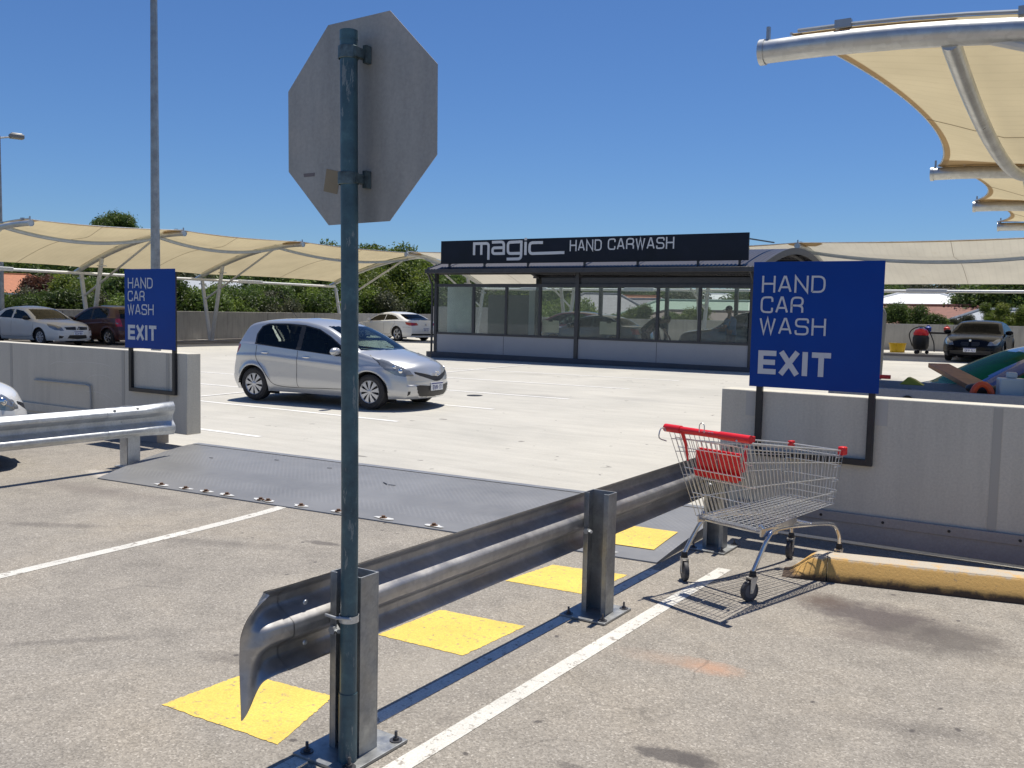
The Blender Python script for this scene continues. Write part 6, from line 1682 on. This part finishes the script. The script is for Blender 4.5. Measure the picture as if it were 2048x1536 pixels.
# left hedge of bushes just beyond the left parapet : (px of centre, py of the top, distance X, kind, look)
def topat(px,py,X_=None,Y_=None):
    return atX(px,py,X_) if X_ else atY(px,py,Y_)
def put(kind,px,py,wpx,label,X_=None,Y_=None,smin=.30):
    p=topat(px,py,X_,Y_); dist=(p-CAMP).dot(FW)
    pr=T[kind]; base=terrain(p.x,p.y)
    rx,rz={'bushA':(2.1,1.6),'bushB':(2.0,1.75),'bushC':(2.0,1.65),'bushD':(2.1,1.4),'treeA':(3.0,2.4),'treeB':(2.9,2.7),'treeC':(3.2,2.25),'treeR':(2.1,1.8)}[kind]
    s=(wpx/2)/FPX*dist/rx*1.25
    if 'tree' in kind: s=max(s,(p.z-base)*smin/rz)
    hc=p.z-base-rz*s*1.05; h0=4.5 if kind=='treeR' else (5.5 if 'tree' in kind else 2.0)
    if hc<.5: hc=.5
    o=place(pr,p.x,p.y,base,1,rr.uniform(0,6.28),label)
    for ch in [c for c in COL.objects if c.parent==o]:
        if ch.name.startswith(('crown','limbs')): ch.location=(0,0,hc); ch.scale=(s,s,s)
        else: ch.scale=(s,s,hc/h0)
    return o
near_l=[(30,585,120,'bushD','grey green bush at the far left edge'),(95,592,110,'bushD','grey green bush over the white sedan'),(150,560,95,'bushC','lime green bush beside the first V column'),(215,562,130,'bushA','dark bush behind the maroon hatchback'),(260,556,120,'bushA','dark bush behind the left blue sign'),
 (330,560,120,'bushA','dark bush behind the right half of the left blue sign'),(385,572,95,'bushB','mid green bush at the right edge of the left sign'),(435,574,85,'bushC','lime bush between the V columns'),(480,580,90,'bushA','dark rounded bush behind the hatchback tail'),(530,572,95,'bushA','dark bush above the hatchback roof'),
 (570,560,100,'bushB','mid green bush above the hatchback roof'),(615,556,100,'bushB','taller mid green bush above the hatchback'),(655,548,90,'bushA','dark bush left of the teal pole'),(700,540,100,'bushB','mid green bush behind the teal pole'),(745,548,110,'bushC','yellow green bush over the white coupe'),
 (785,545,105,'bushC','mid green bush above the coupe rear window'),(825,540,110,'bushC','lime green bush left of the car wash'),(862,552,85,'bushC','mid green bush touching the car wash corner')]
for (px,py,w,k,lab) in near_l:
    put(k,px,py,w,lab,X_=-39.5-rr.uniform(0,1.5))
for i,px in enumerate(range(20,880,48)):
    put(['bushA','bushB','bushA','bushD'][i%4],px,592+6*math.sin(i*2.1),120,'lower bush of the hedge standing just beyond the left parapet',X_=-38.6-rr.uniform(0,.6))
for (px,py,w,k,lab) in [(640,534,120,'treeB','tall loose tree behind the third sail'),(715,492,110,'treeB','tall wispy tree rising above the last sail'),(775,497,120,'treeB','tall feathery tree behind the last sail tip'),(840,512,105,'treeB','light green tree between the sail tip and the car wash'),(560,540,120,'treeA','dark tree under the second sail'),
    (150,545,260,'treeA','dark broad tree far beyond the orange roofs'),(40,528,170,'treeA','dark tree at the far left below the sails'),(330,540,160,'treeC','olive tree behind the left blue sign'),(235,434,88,'treeA','round topped tree showing above the left sails')]:
    put(k,px,py,w,lab,X_=(-140 if px<400 and py!=434 else (-60 if py==434 else -50)),smin=.26 if py!=434 else .05)
put('treeR',108,558,95,'red brown leaved tree between the orange roofs',X_=-85,smin=.2)
# beyond the back parapet
back=[(905,560,100,'treeA','dark tree seen in the first car wash pane',50),(960,575,110,'treeC','olive tree behind the frosted screen',52),(1055,585,110,'treeA','dark tree behind the car wash office',50),(1110,600,60,'treeB','green bushy tree between the office and the V columns',46),(1180,622,70,'bushC','yellow green bush below the grey roof',44.5),(1225,625,60,'bushB','green bush above the parapet in the fifth pane',44.2),
 (1275,615,60,'bushC','lime bush above the parapet in the sixth pane',44.2),(1350,622,45,'bushB','round bush left of the green roof',44.2),(1390,616,55,'bushC','yellow bush in front of the green roof',44.4),(1330,578,100,'treeA','dark tree cluster behind the grey roofs',105),(1395,585,60,'treeC','olive tree left of the white house in the glass',98),(1500,590,60,'treeA','dark tree at the last car wash pane',90),
 (1560,590,80,'treeB','green tree hidden partly by the large sign',80),(1700,590,120,'treeA','dark tree behind the large sign',80),(1785,582,70,'treeA','dark tree right of the large sign',100),(1815,612,70,'bushA','round dark bush in front of the red brown roof',44.3),(1850,632,60,'bushA','low dark bush under the white gutter',44.5),(1885,634,55,'bushB','low green bush left of the black coupe roof',44.5),
 (1925,632,45,'bushD','grey bush above the black coupe',45),(1990,610,40,'bushC','thin yellow green bush at the right edge',44.2),(2030,612,50,'bushC','spiky yellow bush at the right picture edge',44.2),(1970,575,110,'treeA','big dark tree behind the grey roof',80),(2030,560,150,'treeA','big dark tree at the right edge under the pale sail',70),(1860,560,90,'treeC','olive tree line above the white roof',125),(1800,558,90,'treeA','dark tree line above the white roof left end',130),(1930,560,90,'treeC','olive tree above the grey roof',125)]
for (px,py,w,k,lab,Y_) in back: put(k,px,py,w,lab,Y_=Y_)
# distant belt of trees along the horizon
far=[]
for i in range(34):
    px=-80+i*65; far.append((px,598-(6*math.sin(i*1.7))+.0225*(px-1024)*.7,150,rr.choice(['treeA','treeC','treeB'])))
for i,(px,py,w,k) in enumerate(far):
    o=put(k,px,py,w,'distant dark tree in the belt along the horizon',Y_=rr.uniform(150,190) if px>700 else None,X_=None if px>700 else -rr.uniform(150,180)); o['group']='distant trees along the horizon'
# palms
def palm(px,py,Y_,label,seed):
    p=atY(px,py,Y_); base=terrain(p.x,p.y); r=random.Random(seed); h=p.z-base-.6
    t=thing('palm_tree',label,'palm tree',(p.x,p.y,base),0,'palm trees behind the car wash')
    b=MB(); b.tube([(0,0,-.3),(.1,0,h*.5),(0,0,h)],[.28,.2,.2],8); b.build('trunk','bark',t)
    b=MB()
    for i in range(26):
        a=2*PI*i/26+r.uniform(-.1,.1); el=r.uniform(-.1,1.1); L=r.uniform(1.7,2.4); pts=[]
        for k in range(7):
            q=k/6; pts.append(Vector((math.cos(a)*L*q*math.cos(el*(1-.3*q)),math.sin(a)*L*q*math.cos(el*(1-.3*q)),h+L*q*math.sin(el)-1.5*q*q)))
        sd=Vector((-math.sin(a),math.cos(a),0))
        for k in range(26):
            q=.12+.86*k/26; i0=min(5,int(q*6)); f=q*6-i0; c=pts[i0].lerp(pts[i0+1],f); l=.55*(1-.55*q)
            tn=(pts[i0+1]-pts[i0]).normalized()
            for s in(-1,1):
                e=c+sd*s*l*.8+tn*l*.45-Vector((0,0,l*.35)); b.add([c-tn*.03,c+tn*.03,e],[(0,1,2)])
    b.build('fronds','leaf_dark',t,smooth=False)
palm(993,552,62,'broad palm crown seen above the car wash head beam, left one',1); palm(1035,556,66,'middle palm crown seen above the car wash head beam',2); palm(1085,556,60,'palm crown cut by the dark office wall of the car wash',3)
for n in T:
    pass
